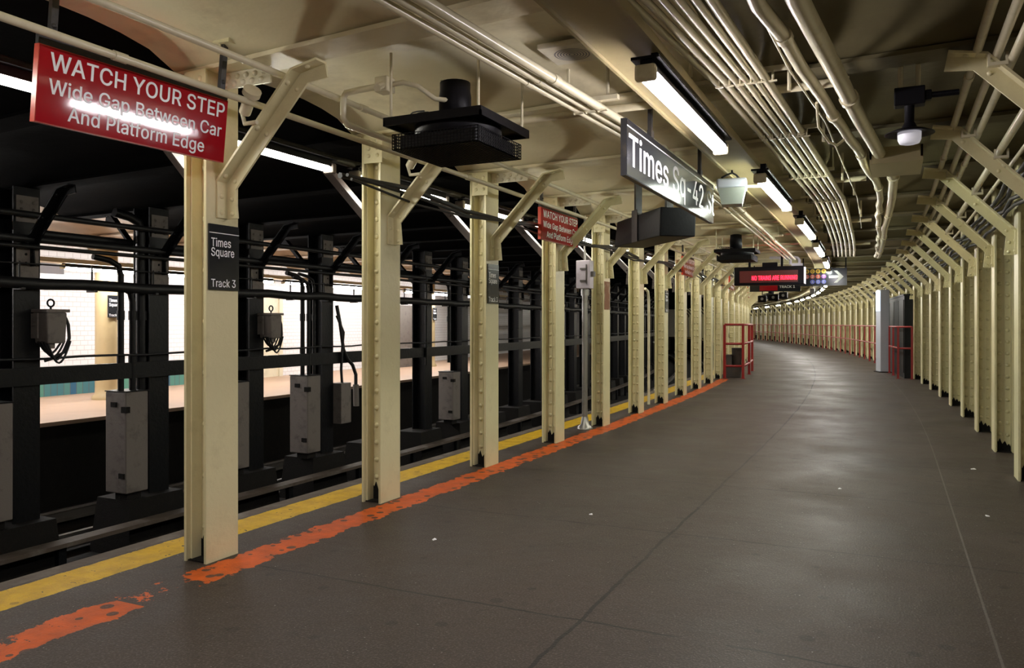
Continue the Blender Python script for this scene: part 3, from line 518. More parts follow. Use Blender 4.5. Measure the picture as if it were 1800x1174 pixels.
SBK = lambda k: 4.88 + 1.526*k
for k in range(-2, 30):
    lab = ('%s black column between the tracks, counted from the left of the photo' % ORD[k]) if 0 <= k < 8 else ('black column between the tracks outside the left of the frame' if k < 0 else 'distant black column between the tracks')
    t = thing('track_column', lab, 'column', P3(OB, SBK(k), 0), ang(SBK(k)), 'black columns between the tracks')
    part('shaft', SH_B, None, t); part('concrete_footing', FT, None, t)
    if k < 16: part('splice_plate', SPL, None, t, 'riveted grey splice plate'); part('cover_plate', SPL2, None, t, 'plain grey plate')
    for M, x in ((BR_B1, .13), (BR_B2, -.13)): part('knee_brace', M, None, t).location = (x, 0, 0)

# ================================================================ LIGHTS
def tube_light(name, lab, o, s, z, L, tube, grp, r=.036, wide=.075, capmat=PIPE, plate=True):
    t = thing(name, lab, 'light', P3(o, s, z), ang(s), grp)
    mb = MB()
    if plate: mb.bx(-wide, wide, -L/2 - .04, L/2 + .04, .058, .07)
    mb.bx(-r, r, -L/2 - .02, L/2 + .02, .012, .03); mb.bx(-.025, .025, -L/2 - .02, L/2 + .02, .03, .06)
    for q in (-.4, .4): mb.bx(-.02, .02, L*q - .03, L*q + .03, .06, .135 if z < 2.27 else .075)
    part('housing', mb, FANM, t)
    mb = MB(); n = 10; R = []
    for y, f in ((-L/2, .75), (-L/2 + .03, 1), (L/2 - .03, 1), (L/2, .75)):
        R.append([Vector((r*f*math.cos(math.pi + math.pi*i/n), y, .012 + r*f*1.15*math.sin(math.pi + math.pi*i/n))) for i in range(n + 1)])
    k = n + 1
    mb.add([p for q in R for p in q], [(i*k+j, i*k+j+1, (i+1)*k+j+1, (i+1)*k+j) for i in range(3) for j in range(n)], True)
    mb.add(R[0], [tuple(range(k))]); mb.add(R[-1], [tuple(range(k))[::-1]])
    part('lamp_tube', mb, tube, t, 'glowing white tube')
    for sg in (-1, 1):
        mb = MB(); a, b = sorted((sg*(L/2 + .002), sg*(L/2 + .045))); mb.bx(-.045, .045, a, b, -.03, .038)
        c = part('end_cap', mb, capmat, t); bevel(c, .012)
    return t
MAIN = [-1.9, .75, 4.02, 6.70, 9.38] + [12.06 + 2.70*i for i in range(11)] + [42.5 + 4.6*i for i in range(7)]
mats = [TUBE_A, TUBE_A, TUBE_A, TUBE_B, TUBE_C]
for i, s in enumerate(MAIN):
    v = i - 2
    lab = 'fluorescent light above and behind the camera' if v < 0 else ('%s fluorescent ceiling light along the cream trough, counted from the camera' % ORD[v] if v < 6 else 'distant fluorescent ceiling light around the bend')
    o = (-.93, -.93, -.92, -.85, -.85)[i] if i < 5 else -.88
    tube_light('ceiling_light', lab, o, s, 2.265, 1.56, mats[i] if i < 5 else random.choice([TUBE_A, TUBE_B, TUBE_C]) if i < 9 else TUBE_L, 'fluorescent lights along the platform', .04, .06)
for i in range(-2, 34):
    s = 3.73 + 1.53*i
    lab = '%s fluorescent tube over the platform edge, counted from the camera' % ORD[i + 2] if i < 6 else 'distant fluorescent tube over the platform edge'
    tube_light('edge_light', lab, -3.45, s, 2.28, 1.2, TUBE_T, 'fluorescent tubes over the platform edge', .03, .06, GREYBOX)
R = []
for s in [-4 + .7*i for i in range(112)]:
    oc = -1.02
    R.append([P3(oc + x, s, z) for x, z in ((-.135, 2.385), (-.135, 2.43), (.135, 2.43), (.135, 2.385), (.12, 2.385), (.12, 2.40), (-.12, 2.40), (-.12, 2.385))])
k = 8; mb.add([p for q in R for p in q], [(i*k+j, i*k+(j+1) % k, (i+1)*k+(j+1) % k, (i+1)*k+j) for i in range(len(R)-1) for j in range(k)])
tr = solo('lighting_trough', mb, TROUGH, 'long cream metal trough carrying the ceiling lights along the platform', 'light trough')
for n in range(-2, 36):
    p = P3(-1.02, sb(n, -1.02), 0); part('hanger_rod', MB().cyl((p.x, p.y, 2.42), (p.x, p.y, ZB + .002), .007, 6), STEEL, tr)
# cable duct carrying the edge lights
solo('edge_duct', MB().tube(along(-3.45, 2.36, -4, 50), .03, 6), BLACK, 'black duct above the tubes over the platform edge', 'duct')
# lights of the opposite platform
for i in range(0, 14):
    s = -.2 + 1.75*i
    if s < 1: continue
    lab = '%s fluorescent light over the platform across the tracks, from the left' % ORD[i - 1]
    tube_light('opposite_light', lab, -11.2, s, 2.08, 1.25, TUBE_F, 'fluorescent lights across the tracks', .045, .09, PIPE)
solo('opposite_light_trough', strip([[P3(-11.35, s, 2.135), P3(-11.05, s, 2.135), P3(-11.05, s, 2.2), P3(-11.35, s, 2.2), P3(-11.35, s, 2.135)] for s in svals if s < 27]), TAN, 'tan trough carrying the lights over the platform across the tracks', 'light trough')

# ================================================================ SIGNS
def hang_sign(name, lab, cat, o, s0, s1, z0, z1, th, face, edge, group=None):
    t = thing(name, lab, cat, P3(o, (s0+s1)/2, 0), ang((s0+s1)/2), group); L = s1 - s0
    mb = MB(); mb.bx(-th, -.003, -L/2, L/2, z0, z1); part('panel', mb, edge, t)
    mb = MB(); mb.bx(-.003, 0, -L/2 + .003, L/2 - .003, z0 + .003, z1 - .003); part('face', mb, face, t)
    return t, L
U, V = (0, 1, 0), (0, 0, 1)
for i, (s0, s1) in enumerate(((2.035, 2.965), (6.90, 7.87), (13.0, 13.97), (18.9, 19.87), (25.0, 25.97))):
    lab = ['large red warning sign in front of the first column, facing the platform', 'second red warning sign, by the fourth column', 'third red warning sign, smaller with distance along the columns', 'fourth red warning sign, above the red fence', 'farthest red warning sign at the bend'][i]
    t, L = hang_sign('warning_sign', lab, 'sign', -2.985, s0, s1, 2.03, 2.335, .035, RED, REDEDGE, 'red watch your step signs')
    y = -L/2; x = .0012
    if i == 0: t.rotation_euler = (0, math.radians(6.3), math.radians(-3.5)); t.location.x -= 2.34*math.sin(math.radians(6.3)); t.location.z += .010
    part('lettering', words([('WATCH YOUR STEP', (x, y + .045, 2.245), U, V, L - .065, .068), ('Wide Gap Between Car', (x, y + .045, 2.152), U, V, L - .075, .058), ('And Platform Edge', (x, y + .13, 2.06), U, V, L - .255, .058)], WHITE), None, t, 'white lettering')
    mb = MB(); mb.bx(-.03, -.008, -L/2, L/2, 2.335, 2.385); part('mounting_bar', mb, SIGNEDGE, t)
    mb = MB()
    for yy in (-L/2 + .06, L/2 - .03): mb = MB(); mb.bx(-.035, -.012, yy - .014, yy + .014, 2.37, ZB + .09); mb.dome((-.012, yy, 2.42), (1, 0, 0), .012); part('hanger', mb, SIGNEDGE, t)
    mb = MB(); mb.bx(-.06, .05, L/2 - .07, L/2 + .01, ZB + .07, ZB + .10); mb.bx(-.045, -.03, L/2 - .05, L/2 - .0, ZB + .02, ZB + .09)
    part('ceiling_clamp', mb, CREAM, t)

t, L = hang_sign('station_sign', 'long black hanging sign reading Times Sq-42 St below the first ceiling light', 'sign', -1.27, 4.08, 6.36, 2.02, 2.325, .035, SIGNBLK, SIGNEDGE)
part('lettering', words([('Times Sq-42 St', (.0012, -L/2 + .035, 2.085), U, V, L - .02, .165)], WHITE), None, t, 'white lettering')
mb = MB(); mb.bx(.0005, .0012, -L/2 + .003, L/2 - .003, 2.283, 2.289); part('line', mb, WHITE, t, 'thin white line')
for yy in (-.62, .72):
    mb = MB(); mb.bx(-.03, -.008, yy - .016, yy + .016, 2.32, ZB + .08); mb.bx(-.03, -.004, yy - .03, yy + .03, 2.33, 2.37); part('hanger', mb, SIGNEDGE, t)
    mb = MB(); mb.bx(-.10, .09, yy - .025, yy + .025, ZB + .075, ZB + .09); part('ceiling_plate', mb, SIGNEDGE, t)

# LED departure sign, seen face on
s = 15.25; c = P3(-1.86, s, 0)
t = thing('led_sign', 'black hanging display with a scrolling line of red LED text', 'display', c, ang(s) - .02)
mb = MB(); mb.bx(-.62, .62, -.03, .14, 1.935, 2.275); bevel(part('case', mb, FANM, t), .015)
mb = MB(); mb.bx(-.52, .50, -.034, -.03, 1.985, 2.20); part('screen', mb, LEDBG, t, 'dim red LED panel')
part('lettering', words([('NO TRAINS ARE RUNNING', (-.30, -.036, 2.03), (1, 0, 0), V, .79, .075)], LEDM), None, t, 'glowing red text')
mb = MB(); mb.bx(.60, .622, -.04, .14, 1.95, 2.25); part('end_panel', mb, PVC, t, 'pale grey end panel')
mb = MB(); mb.bx(-.12, .14, .0, .1, 2.275, 2.35)
for x in (-.35, .22): mb.bx(x - .02, x + .02, .02, .06, 2.27, ZB + .10)
part('hanger', mb, FANM, t)
# exit direction sign
s = 17.0; c = P3(-1.0, s, 0)
t = thing('direction_sign', 'black hanging sign with route bullets and a white arrow beside the LED display', 'sign', c, ang(s) - .03)
mb = MB(); mb.bx(-.42, .46, 0, .04, 1.985, 2.33); part('panel', mb, SIGNBLK, t)
def disc(mb, x, z, r, y=-.002, n=18): mb.add([(x + r*math.cos(-2*math.pi*i/n), y, z + r*math.sin(-2*math.pi*i/n)) for i in range(n)], [tuple(range(n))[::-1]])
rows_ = (('NQRW', 2.275, YELL, FANM, 0), ('1237', 2.17, ORNG, GREYA, 0), ('ACE', 2.065, BLUV, GREYA, 1))
for txt, z, mt, lm, off in rows_:
    for i, ch in enumerate(txt):
        x = -.28 + .105*(i + off); mm = mt if not (txt == '1237') else (REDV, REDV, REDV, PURP)[i]
        mb = MB(); disc(mb, x, z, .044); bl = part('route_bullet', mb, mm, t, 'round route bullet %s' % ch)
        part('letter', words([(ch, (x - .018, -.004, z - .026), (1, 0, 0), V, .036, .05)], lm), None, bl)
mb = MB(); A = [(.13, -.025), (.31, -.025), (.22, -.115), (.28, -.115), (.40, 0), (.28, .115), (.22, .115), (.31, .025), (.13, .025)]
mb.add([(x, -.002, 2.16 + z) for x, z in A], [tuple(range(9))[::-1]])
mb = MB()
mb.add([(.13, -.003, 2.135), (.34, -.003, 2.135), (.34, -.003, 2.185), (.13, -.003, 2.185)], [(0, 1, 2, 3)])
mb.add([(.40, -.003, 2.16), (.28, -.003, 2.28), (.22, -.003, 2.28), (.335, -.003, 2.16)], [(0, 1, 2, 3)][::-1]); mb.add([(.40, -.003, 2.16), (.335, -.003, 2.16), (.22, -.003, 2.04), (.28, -.003, 2.04)], [(0, 1, 2, 3)])
part('arrow', mb, GREYA, t, 'white arrow pointing right')
mb = MB()
for x in (-.35, .44): mb.bx(x - .012, x + .012, .012, .03, 2.33, ZB + .08)
part('hanger', mb, FANM, t)
# track sign behind the display
s = 19.5; t = thing('track_sign', 'dark hanging track sign half hidden below the LED display', 'sign', P3(-2.1, s, 0), ang(s))
mb = MB(); mb.bx(-.5, .62, 0, .05, 1.98, 2.20); part('panel', mb, SIGNBLK, t)
mb = MB(); mb.bx(-.28, .12, -.003, 0, 2.0, 2.18); part('red_patch', mb, RED, t)
part('lettering', words([('TRACK 1', (.16, -.004, 2.06), (1, 0, 0), V, .34, .055)], WHITE), None, t)
mb = MB()
for x in (-.4, .5): mb.bx(x - .012, x + .012, .012, .03, 2.2, ZB + .06)
part('hanger', mb, FANM, t)

# ================================================================ FANS
def fan(lab, x, y, rot, z=2.31):
    t = thing('ceiling_fan', lab, 'fan', (x, y, z), rot, 'caged ceiling fans'); h = .29
    mb = MB(); mb.bx(-h, h, -h, h, -.02, 0); mb.bx(-h, -h + .01, -h, h, -.045, -.02); mb.bx(h - .01, h, -h, h, -.045, -.02); mb.bx(-h, h, -h, -h + .01, -.045, -.02); mb.bx(-h, h, h - .01, h, -.045, -.02)
    part('top_plate', mb, FANM, t)
    part('motor', MB().lathe([(0, 0), (.088, 0), (.088, .15), (.083, .18), (.083, .225), (.05, .235), (0, .235)], (0, 0, 0), 20), FANM, t).location = (-.02, 0, 0)
    part('collar', MB().lathe([(.235, -.02), (.235, -.075), (.225, -.085), (0, -.085)], n=28), FANM, t)
    g = .255; zt, zb = -.085, -.165
    mb = MB(); mb.bx(-g + .03, g - .03, -g + .03, g - .03, zb + .012, zt - .002); part('blade_housing', mb, CABLE, t)
    mb = MB(); w = .0018
    for i in range(27):
        u = -g + 2*g*i/26
        for sgn in (-1, 1):
            mb.bx(u - w, u + w, sgn*g - w, sgn*g + w, zb, zt); mb.bx(sgn*g - w, sgn*g + w, u - w, u + w, zb, zt)
        mb.bx(u - w, u + w, -g, g, zb - w, zb + w); mb.bx(-g, g, u - w, u + w, zb - w, zb + w)
    for q in range(6):
        zz = zb + (zt - zb)*q/5
        for sgn in (-1, 1): mb.bx(-g, g, sgn*g - w, sgn*g + w, zz - w, zz + w); mb.bx(sgn*g - w, sgn*g + w, -g, g, zz - w, zz + w)
    part('cage', mb, FANM, t, 'black wire cage')
    mb = MB()
    for a in range(5):
        r = .12 + .03*a; mb.tube([(r*math.cos(th) - .02, r*math.sin(th), .02 + .03*math.sin((th - 2)*1.2)) for th in [2 + .25*i for i in range(11)]], .004, 5)
    part('wire_guard', mb, CABLE, t)
    for sx in (-1, 1):
        for sy in (-1, 1): part('hanger_rod', MB().cyl((sx*(h - .03), sy*(h - .03), 0), (sx*(h - .03), sy*(h - .03), 2.655 - z), .0075, 8), PIPE, t)
    return t
fan('large black caged ceiling fan above the second column', -2.12, 3.77, 0)
p = P3(-2.0, 12.05, 0); fan('smaller looking black caged fan left of the LED display', p.x, p.y, ang(12))
p = P3(-2.35, 31.0, 0); fan('distant black caged fan under the far lights', p.x, p.y, ang(31))
# conduit feeding the near fan
mb = MB().tube([(-2.10, 3.72, 2.42), (-2.2, 3.66, 2.43), (-2.27, 3.6, 2.49), (-2.35, 3.58, 2.515), (-2.42, 3.57, 2.51)], .014, 8)
t = solo('fan_conduit', mb, PIPE, 'cream conduit and junction fitting feeding the near ceiling fan', 'conduit')
mb = MB(); mb.bx(-2.50, -2.42, 3.53, 3.61, 2.47, 2.55); mb.cyl((-2.45, 3.53, 2.50), (-2.44, 3.47, 2.47), .02); bevel(part('junction_box', mb, PIPE, t), .01)
part('feed_pipe', MB().tube([(-2.5, 3.57, 2.51), (-2.62, 3.55, 2.50), (-2.70, 3.55, 2.495), (-2.72, 3.55, 2.47), (-2.72, 3.55, 2.36), (-2.72, 3.58, 2.33), (-2.72, 4.4, 2.33)], .018, 8), PIPE, t)

# ================================================================ OVERHEAD PIPES
def pipe(name, lab, pts, r, mat=PIPE, grp=None, n=8, coup=None):
    mb = MB().tube(pts, r, n)
    for q in range(len(pts)):
        if coup and q % coup == coup - 1 and q < len(pts) - 1:
            d = (pts[q+1] - pts[q]).normalized(); mb.cyl(pts[q] - d*.03, pts[q] + d*.03, r*1.22, n)
    return solo(name, mb, mat, lab, 'pipe', grp)
g = 'slim pipes along the track side braces'
pipe('brace_pipe', 'lower slim cream pipe running along the track side knee braces', along(-2.89, 2.335, -3, 40), .018, grp=g, coup=4)
pipe('brace_pipe', 'upper slim cream pipe running along the track side knee braces', along(-2.76, 2.475, -3, 40), .018, grp=g, coup=5)
def opath(cs, z, step=.6):       # smooth path through (o, s) controls
    out = []
    for i in range(len(cs) - 1):
        (o0, s0), (o1, s1) = cs[i], cs[i+1]; m = max(1, int(round((s1 - s0)/step)))
        for k in range(m): f = k/m; out.append(P3(o0 + (o1 - o0)*f, s0 + (s1 - s0)*f, z))
    out.append(P3(*cs[-1], z)); return out
g = 'triple conduits left of the light trough'
for i, (dx, r) in enumerate(((0, .016), (.065, .016), (.14, .023))):
    pipe('triple_conduit', ['leftmost and slim conduit of the triple run toward the fan', 'middle conduit of the triple run', 'thickest conduit of the triple run, nearest the light trough'][i],
         opath([(-1.72 + dx, -3), (-1.70 + dx, 2.4), (-1.55 + dx, 4.8), (-1.53 + dx, 7.5), (-1.58 + dx, 9.3), (-1.61 + dx, 12.1), (-1.58 + dx, 15.6)], 2.42), r, grp=g, coup=3)
for i, s in enumerate((4.15, 8.6, 11.7)):
    oc = -1.5 if s < 5 else -1.49
    mb = MB(); p = P3(oc, s, 0); a = ang(s)
    mb.bx(-.17, .16, -.02, .02, 2.45, 2.475)
    for x in (-.07, 0, .07): mb.bx(x - .028, x + .028, -.012, .012, 2.395, 2.402); mb.cyl((x - .025, 0, 2.39), (x - .025, 0, 2.46), .006, 6)
    mb.cyl((.10, 0, 2.47), (.10, 0, 2.67), .009, 8); mb.cyl((-.13, 0, 2.47), (-.13, 0, 2.67), .009, 8)
    solo('conduit_hanger', mb, PIPE, ['clamp hanger holding the triple conduits above the large fan side', 'clamp hanger holding the triple conduits past the station sign', 'farthest clamp hanger on the triple conduits'][i], 'hanger', 'hangers on the triple conduits', loc=(p.x, p.y, 0), rot=a)
g = 'six parallel conduits right of the light trough'
for i in range(6):
    f = i/5
    L = [(-.90 + .28*f, -3), (-.90 + .28*f, 2.9), (-.81 + .24*f, 4.1), (-.765 + .245*f, 5.4), (-.73 + .26*f, 7.0), (-.69 + .26*f, 8.4), (-.71 + .27*f, 10.9), (-.76 + .33*f, 15.6)]
    pipe('ceiling_conduit', '%s of six parallel cream conduits, counted from the light trough' % ORD[i], opath(L, 2.455), .022 if i == 5 else .016, grp=g, coup=5)
for i, s in enumerate((4.1, 5.4, 6.95, 8.4, 9.9)):
    p = P3(-.66 if s < 5 else -.62, s, 0); mb = MB(); mb.bx(-.2, .2, -.012, .012, 2.476, 2.50)
    for x in (-.13, -.078, -.026, .026, .078, .13): mb.bx(x - .004, x + .004, -.02, .02, 2.43, 2.478); mb.bx(x - .02, x + .02, -.006, .006, 2.425, 2.432)
    for x in (-.19, .19): mb.cyl((x, 0, 2.5), (x, 0, 2.66), .007, 6)
    solo('conduit_rack', mb, PIPE, '%s strut rack clamping the six conduits, counted from the camera' % ORD[i], 'pipe rack', 'racks under the six conduits', loc=(p.x, p.y, 0), rot=ang(s))
pipe('water_pipe', 'thickest cream pipe sloping across the dark ceiling toward the flat box', opath([(-.35, -2), (-.31, 3.0), (-.24, 3.93), (-.16, 5.05), (-.05, 6.36), (.01, 7.0), (.0, 8.1), (-.06, 10.7), (-.05, 15.2)], 2.40), .04, n=12, coup=4)
mb = opath([(-.46, -2), (-.43, 3.0), (-.38, 3.82), (-.32, 4.51), (-.23, 5.41), (-.15, 6.68), (-.1, 7.87), (-.13, 10.1), (-.08, 15.2)], 2.40, .35)
mb = [p + Vector((random.uniform(-.016, .016), 0, random.uniform(-.012, .012))) for p in mb]
pipe('wrapped_pipe', 'lumpy wrapped cable pipe left of the thickest ceiling pipe', mb, .030, n=10, coup=4)
pipe('thin_wire', 'thin cream wire strung beside the six conduits', opath([(-.5, 2), (-.44, 4.0), (-.36, 5.1), (-.30, 8.3), (-.32, 11)], 2.44), .006, n=6)
mb = [P3(o, s, z) for o, s, z in ((-.36, 4.5, 2.40), (-.37, 4.75, 2.33), (-.33, 5.0, 2.29), (-.30, 5.2, 2.31), (-.27, 5.35, 2.37))]
pipe('loose_cable', 'loose looping cable hanging from the lumpy wrapped pipe', mb, .008, n=6)
for i, (o, s, l) in enumerate(((-.46, 4.17, .16), (-.40, 5.53, .14), (-.37, 7.15, .13), (-.90, 3.95, .10), (-.32, 8.09, .12), (-.30, 9.6, .14))):
    p = P3(o, s, 0); solo('drop_rod', MB().cyl((p.x, p.y, 2.55 - l), (p.x, p.y, 2.67), .010, 8), PIPE, '%s short cream rod hanging from the ceiling by the six conduits' % ORD[i], 'rod', 'short rods hanging from the ceiling')
g = 'pipes resting along the inner braces'
for i, (o, z, r) in enumerate(((.36, 2.504, .021), (.44, 2.475, .021), (.50, 2.445, .021), (.62, 2.33, .024), (.69, 2.25, .013))):
    pipe('wall_pipe', '%s cream pipe along the inner row of braces, counted from the ceiling down' % ORD[i], along(o, z, 1, 45), r, grp=g, coup=3 + i % 2)
for k in range(4):
    pts = [p + Vector((random.uniform(-.02, .02), 0, random.uniform(-.03, .02))) for p in along(.74 + .03*k, 2.22 - .035*k, 1, 30, .5)]
    solo('cable', MB().tube(pts, .016, 6), CABLE, '%s black cable of the bundle behind the inner braces, from the top' % ORD[k], 'cable', 'black cable bundle behind the inner braces')
# pipe clamps on the near inner braces
for n in (1, 2, 3, 4, 5):
    for q, (o, z) in enumerate(((.44, 2.425), (.62, 2.275))):
        p = P3(o, SR(n), 0); mb = MB(); mb.bx(-.04, .04, -.055, -.015, z - .008, z + .008); mb.bx(-.04, -.03, -.055, -.015, z + .008, z + .05); mb.bx(.03, .04, -.055, -.015, z + .008, z + .05)
        solo('pipe_clamp', mb, PIPE, '%s clamp on the %s visible inner brace' % (('upper', 'lower')[q], ORD[n - 1]), 'clamp', 'clamps on the inner braces', loc=(p.x, p.y, 0), rot=ang(SR(n)))
for i, n in enumerate((1, 3, 5, 7)):
    s = SL(n) - .16
    solo('cross_pipe', MB().tube([P3(-2.25, s, 2.49), P3(-.2, s, 2.49)], .024, 10), CEIL, ['thick cream pipe crossing the ceiling just past the large fan', 'second thick pipe crossing the ceiling, past the station sign', 'third pipe crossing the ceiling, before the LED display', 'last pipe crossing the ceiling before the LED display'][i], 'pipe', 'pipes crossing the ceiling')
# dark cables at the track side
for k in range(3):
    pts = [P3(-3.25 + .03*math.sin(i*.55 + k) + .03*k, 4.0 + .765*i, 2.17 - .03*k + .035*math.sin(i*1.9 + k)) for i in range(20)]
    q = []
    for a, b in zip(pts, pts[1:]): q += [a.lerp(b, f/4) for f in range(4)]
    solo('edge_cable', MB().tube([p + Vector((.16, 0, -.02)) for p in q], (.02, .012, .009)[k], 6), CABLE, ['thick black cable slung past the track side columns below the fan', 'thinner black cable slung past the track side columns', 'thinnest black cable slung past the track side columns'][k], 'cable', 'black cables slung along the track side columns')

# ================================================================ CEILING FITTINGS
t = thing('dome_lamp', 'round shaded lamp with a milk glass bowl near the inner braces', 'lamp', (.08, 4.5, 2.2))
mb = MB(); mb.bx(-.07, .07, -.04, .04, .13, .22); mb.bx(.07, .10, -.02, .02, .15, .2); mb.cyl((.10, 0, .175), (.22, 0, .175), .016, 10); bevel(part('mounting_box', mb, FANM, t), .01)
part('stem', MB().lathe([(.024, .13), (.022, .05), (.034, .03), (.04, .012)], n=14), FANM, t)
part('reflector', MB().lathe([(.03, .018), (.07, .010), (.115, -.008), (.116, -.012), (.07, .0), (0, .006)], n=28), FANM, t)
part('diffuser', MB().lathe([(.055, -.002), (.054, -.04), (.046, -.058), (.03, -.063), (0, -.064)], n=20), DIFFUSE, t, 'white milk glass bowl')
mb = MB(); mb.cyl((-.04, 0, .22), (-.04, 0, .44), .012, 8); mb.cyl((.04, 0, .22), (.04, 0, .44), .012, 8); part('support_pipe', mb, PIPE, t)
t = thing('flood_lamp', 'boxy glass flood lamp hanging at the end of the station sign', 'lamp', (-1.10, 6.2, 2.13), .15)
b = MB().frus([(-.075, -.085, 0), (.075, -.085, 0), (.075, .085, 0), (-.075, .085, 0)], [(-.10, -.12, .12), (.10, -.12, .12), (.10, .12, .12), (-.10, .12, .12)]); part('glass_bowl', b, GLASSY, t, 'ribbed glass bowl')
mb = MB(); mb.bx(-.11, .11, -.13, .13, .12, .19); bevel(part('body', mb, TOTEM, t), .015)
mb = MB().tube([(-.07, -.1, .20), (-.03, -.02, .235), (0, 0, .25), (.03, .02, .235), (.07, .1, .20)], .008, 6); mb.cyl((0, 0, .25), (0, 0, .42), .008, 8); part('hook', mb, FANM, t)
part('conduit', MB().tube([(.11, .05, .15), (.2, .06, .15), (.3, .07, .17)], .012, 8), PIPE, t)
t = thing('speaker_panel', 'square pale ceiling speaker with round rings of holes', 'speaker', (-1.50, 3.87, 2.63))
mb = MB(); mb.bx(-.14, .14, -.14, .14, 0, .03); bevel(part('panel', mb, CREAMW, t), .006)
mb = MB()
for r in (.015, .03, .045, .06, .075, .09): mb.lathe([(r - .0035, -.0015), (r + .0035, -.0015)], n=28)
part('grille', mb, GREYV, t)
# monitor housing on a skew
d = math.atan2(.809, -.674)
t = thing('monitor_housing', 'black boxy monitor housing slung below the station sign', 'monitor', (-1.92, 6.90, 1.95), d - math.pi/2)
mb = MB(); mb.frus([(-.155, -.5, 0), (.155, -.52, 0), (.155, .52, 0), (-.155, .5, 0)], [(-.16, -.53, .235), (.16, -.53, .235), (.14, .49, .235), (-.14, .47, .235)]); bevel(part('case', mb, FANM, t), .008)
mb = MB(); mb.bx(.162, .166, -.44, .44, .03, .2); part('side_panel', mb, KIOSK, t)
mb = MB(); mb.bx(-.166, -.158, -.06, .06, -.0, .28); mb.bx(-.15, .15, -.05, .05, .235, .25)
for y in (-.35, .3): mb.bx(-.03, .03, y - .02, y + .02, .235, .66)
part('bracket', mb, SIGNEDGE, t)
# flat box over the inner pipes
mb = MB(); mb.bx(-.16, .17, -.28, .28, 2.33, 2.36); mb.bx(-.16, .17, -.28, -.265, 2.36, 2.44); mb.bx(-.16, .17, .265, .28, 2.36, 2.44); mb.bx(-.16, -.145, -.28, .28, 2.36, 2.44); mb.bx(.155, .17, -.28, .28, 2.36, 2.44)
for x in (-.12, .13):
    for y in (-.22, .22): mb.cyl((x, y, 2.36), (x, y, 2.57), .008, 6)
solo('flat_box', mb, TROUGH, 'flat brownish metal box under the thick pipe behind the round lamp', 'junction box', loc=(.02, 6.3, 0))
# elbows above the display
mb = MB()
for i in range(3):
    x = -.30 + .16*i; mb.tube([(x, 0, 2.50), (x + .12, -.02, 2.50), (x + .19, -.03, 2.485), (x + .22, -.03, 2.44), (x + .22, -.03, 2.36)], .028, 10)
mb.bx(.10, .30, -.06, .02, 2.26, 2.38)
solo('pipe_elbows', mb, PVC, 'white pipe elbows dropping beside the top of the LED display', 'pipe fitting', loc=P3(-1.62, 16.1, 0), rot=ang(16))
mb = MB(); mb.bx(-.06, .06, -.05, .05, 2.1, 2.24); mb.cyl((0, 0, 2.24), (0, 0, 2.66), .01)
solo('loudspeaker', mb, BINM, 'small dark loudspeaker hanging under the ceiling past the LED display', 'speaker', loc=P3(-1.2, 24.5, 0))

t = thing('camera_cluster', 'cluster of black camera housings hanging below the LED display, farther back', 'camera housing', P3(-2.15, 21.0, 0), ang(21))
for x, y, z, w in ((-.26, 0, 1.76, .2), (0, .1, 1.80, .24), (.24, -.05, 1.84, .2)):
    mb = MB(); mb.frus([(x - w/2, y - .14, z), (x + w/2, y - .14, z), (x + w/2, y + .18, z + .03), (x - w/2, y + .18, z + .03)], [(x - w/2, y - .18, z + .17), (x + w/2, y - .18, z + .17), (x + w/2, y + .2, z + .19), (x - w/2, y + .2, z + .19)]); bevel(part('housing', mb, FANM, t), .02)
    part('lens', MB().cyl((x, y - .17, z + .09), (x, y - .14, z + .09), .035, 12), STEEL, t)
    part('hanger', MB().cyl((x, y, z + .17), (x, y, 2.6), .012, 8), FANM, t)
for i, n in enumerate((0, 1)):
    y = SL(n) - .06; t = thing('spot_lamp', ['small swivel spot lamp clipped to the first knee brace', 'small swivel spot lamp on the second knee brace under the fan'][i], 'lamp', (-2.93, y, 2.27), 0, 'spot lamps on the knee braces')
    part('bracket', MB().tube([(.06, 0, -.03), (-.02, 0, -.03), (-.04, 0, .03), (.0, 0, .05)], .012, 8), PIPE, t)
    part('lamp_head', MB().cyl((-.03, .01, .03), (.05, -.03, .10), .03, 14).cyl((.05, -.03, .10), (.07, -.04, .118), .045, 14), PIPE, t)
# ================================================================ PLATFORM FURNITURE
# pole with switch box
c = P3(-3.25, 8.82, 0); t = thing('switch_pole', 'grey pole on a flared foot carrying a lilac switch box', 'pole', c)
part('post', MB().cyl((0, 0, .1), (0, 0, 1.62), .033, 14), STEEL, t)
mb = MB().lathe([(.09, 0), (.085, .025), (.05, .05), (.04, .13), (.036, .14)], n=14)
for a in (0, math.pi/2, math.pi, 1.5*math.pi): mb.bx(math.cos(a)*.06 - .02, math.cos(a)*.06 + .02, math.sin(a)*.06 - .02, math.sin(a)*.06 + .02, 0, .02)
part('foot', mb, STEEL, t)
mb = MB(); mb.bx(-.085, .085, -.07, .07, 1.64, 1.97); bevel(part('switch_box', mb, LILAC, t, 'lilac grey switch box'), .008)
mb = MB(); mb.bx(-.03, .05, -.085, -.07, 1.72, 1.74); mb.bx(-.03, .05, -.085, -.07, 1.86, 1.88); mb.bx(.04, .052, -.085, -.07, 1.70, 1.92); mb.bx(.085, .12, -.03, .03, 1.78, 1.84); part('latch', mb, BINM, t)
part('riser', MB().cyl((0, 0, 1.97), (0, 0, 2.5), .014, 8), STEEL, t)
part('collar', MB().cyl((0, 0, 1.56), (0, 0, 1.64), .045, 14), STEEL, t)
# vertical pipe by seventh column
solo('riser_pipe', MB().tube([P3(-3.3, 11.95, 0), P3(-3.3, 11.95, 1.6), P3(-3.3, 11.9, 1.72), P3(-3.32, 11.8, 1.76)], .022, 8), PIPE, 'slim cream riser pipe standing beside the seventh track side column', 'pipe')

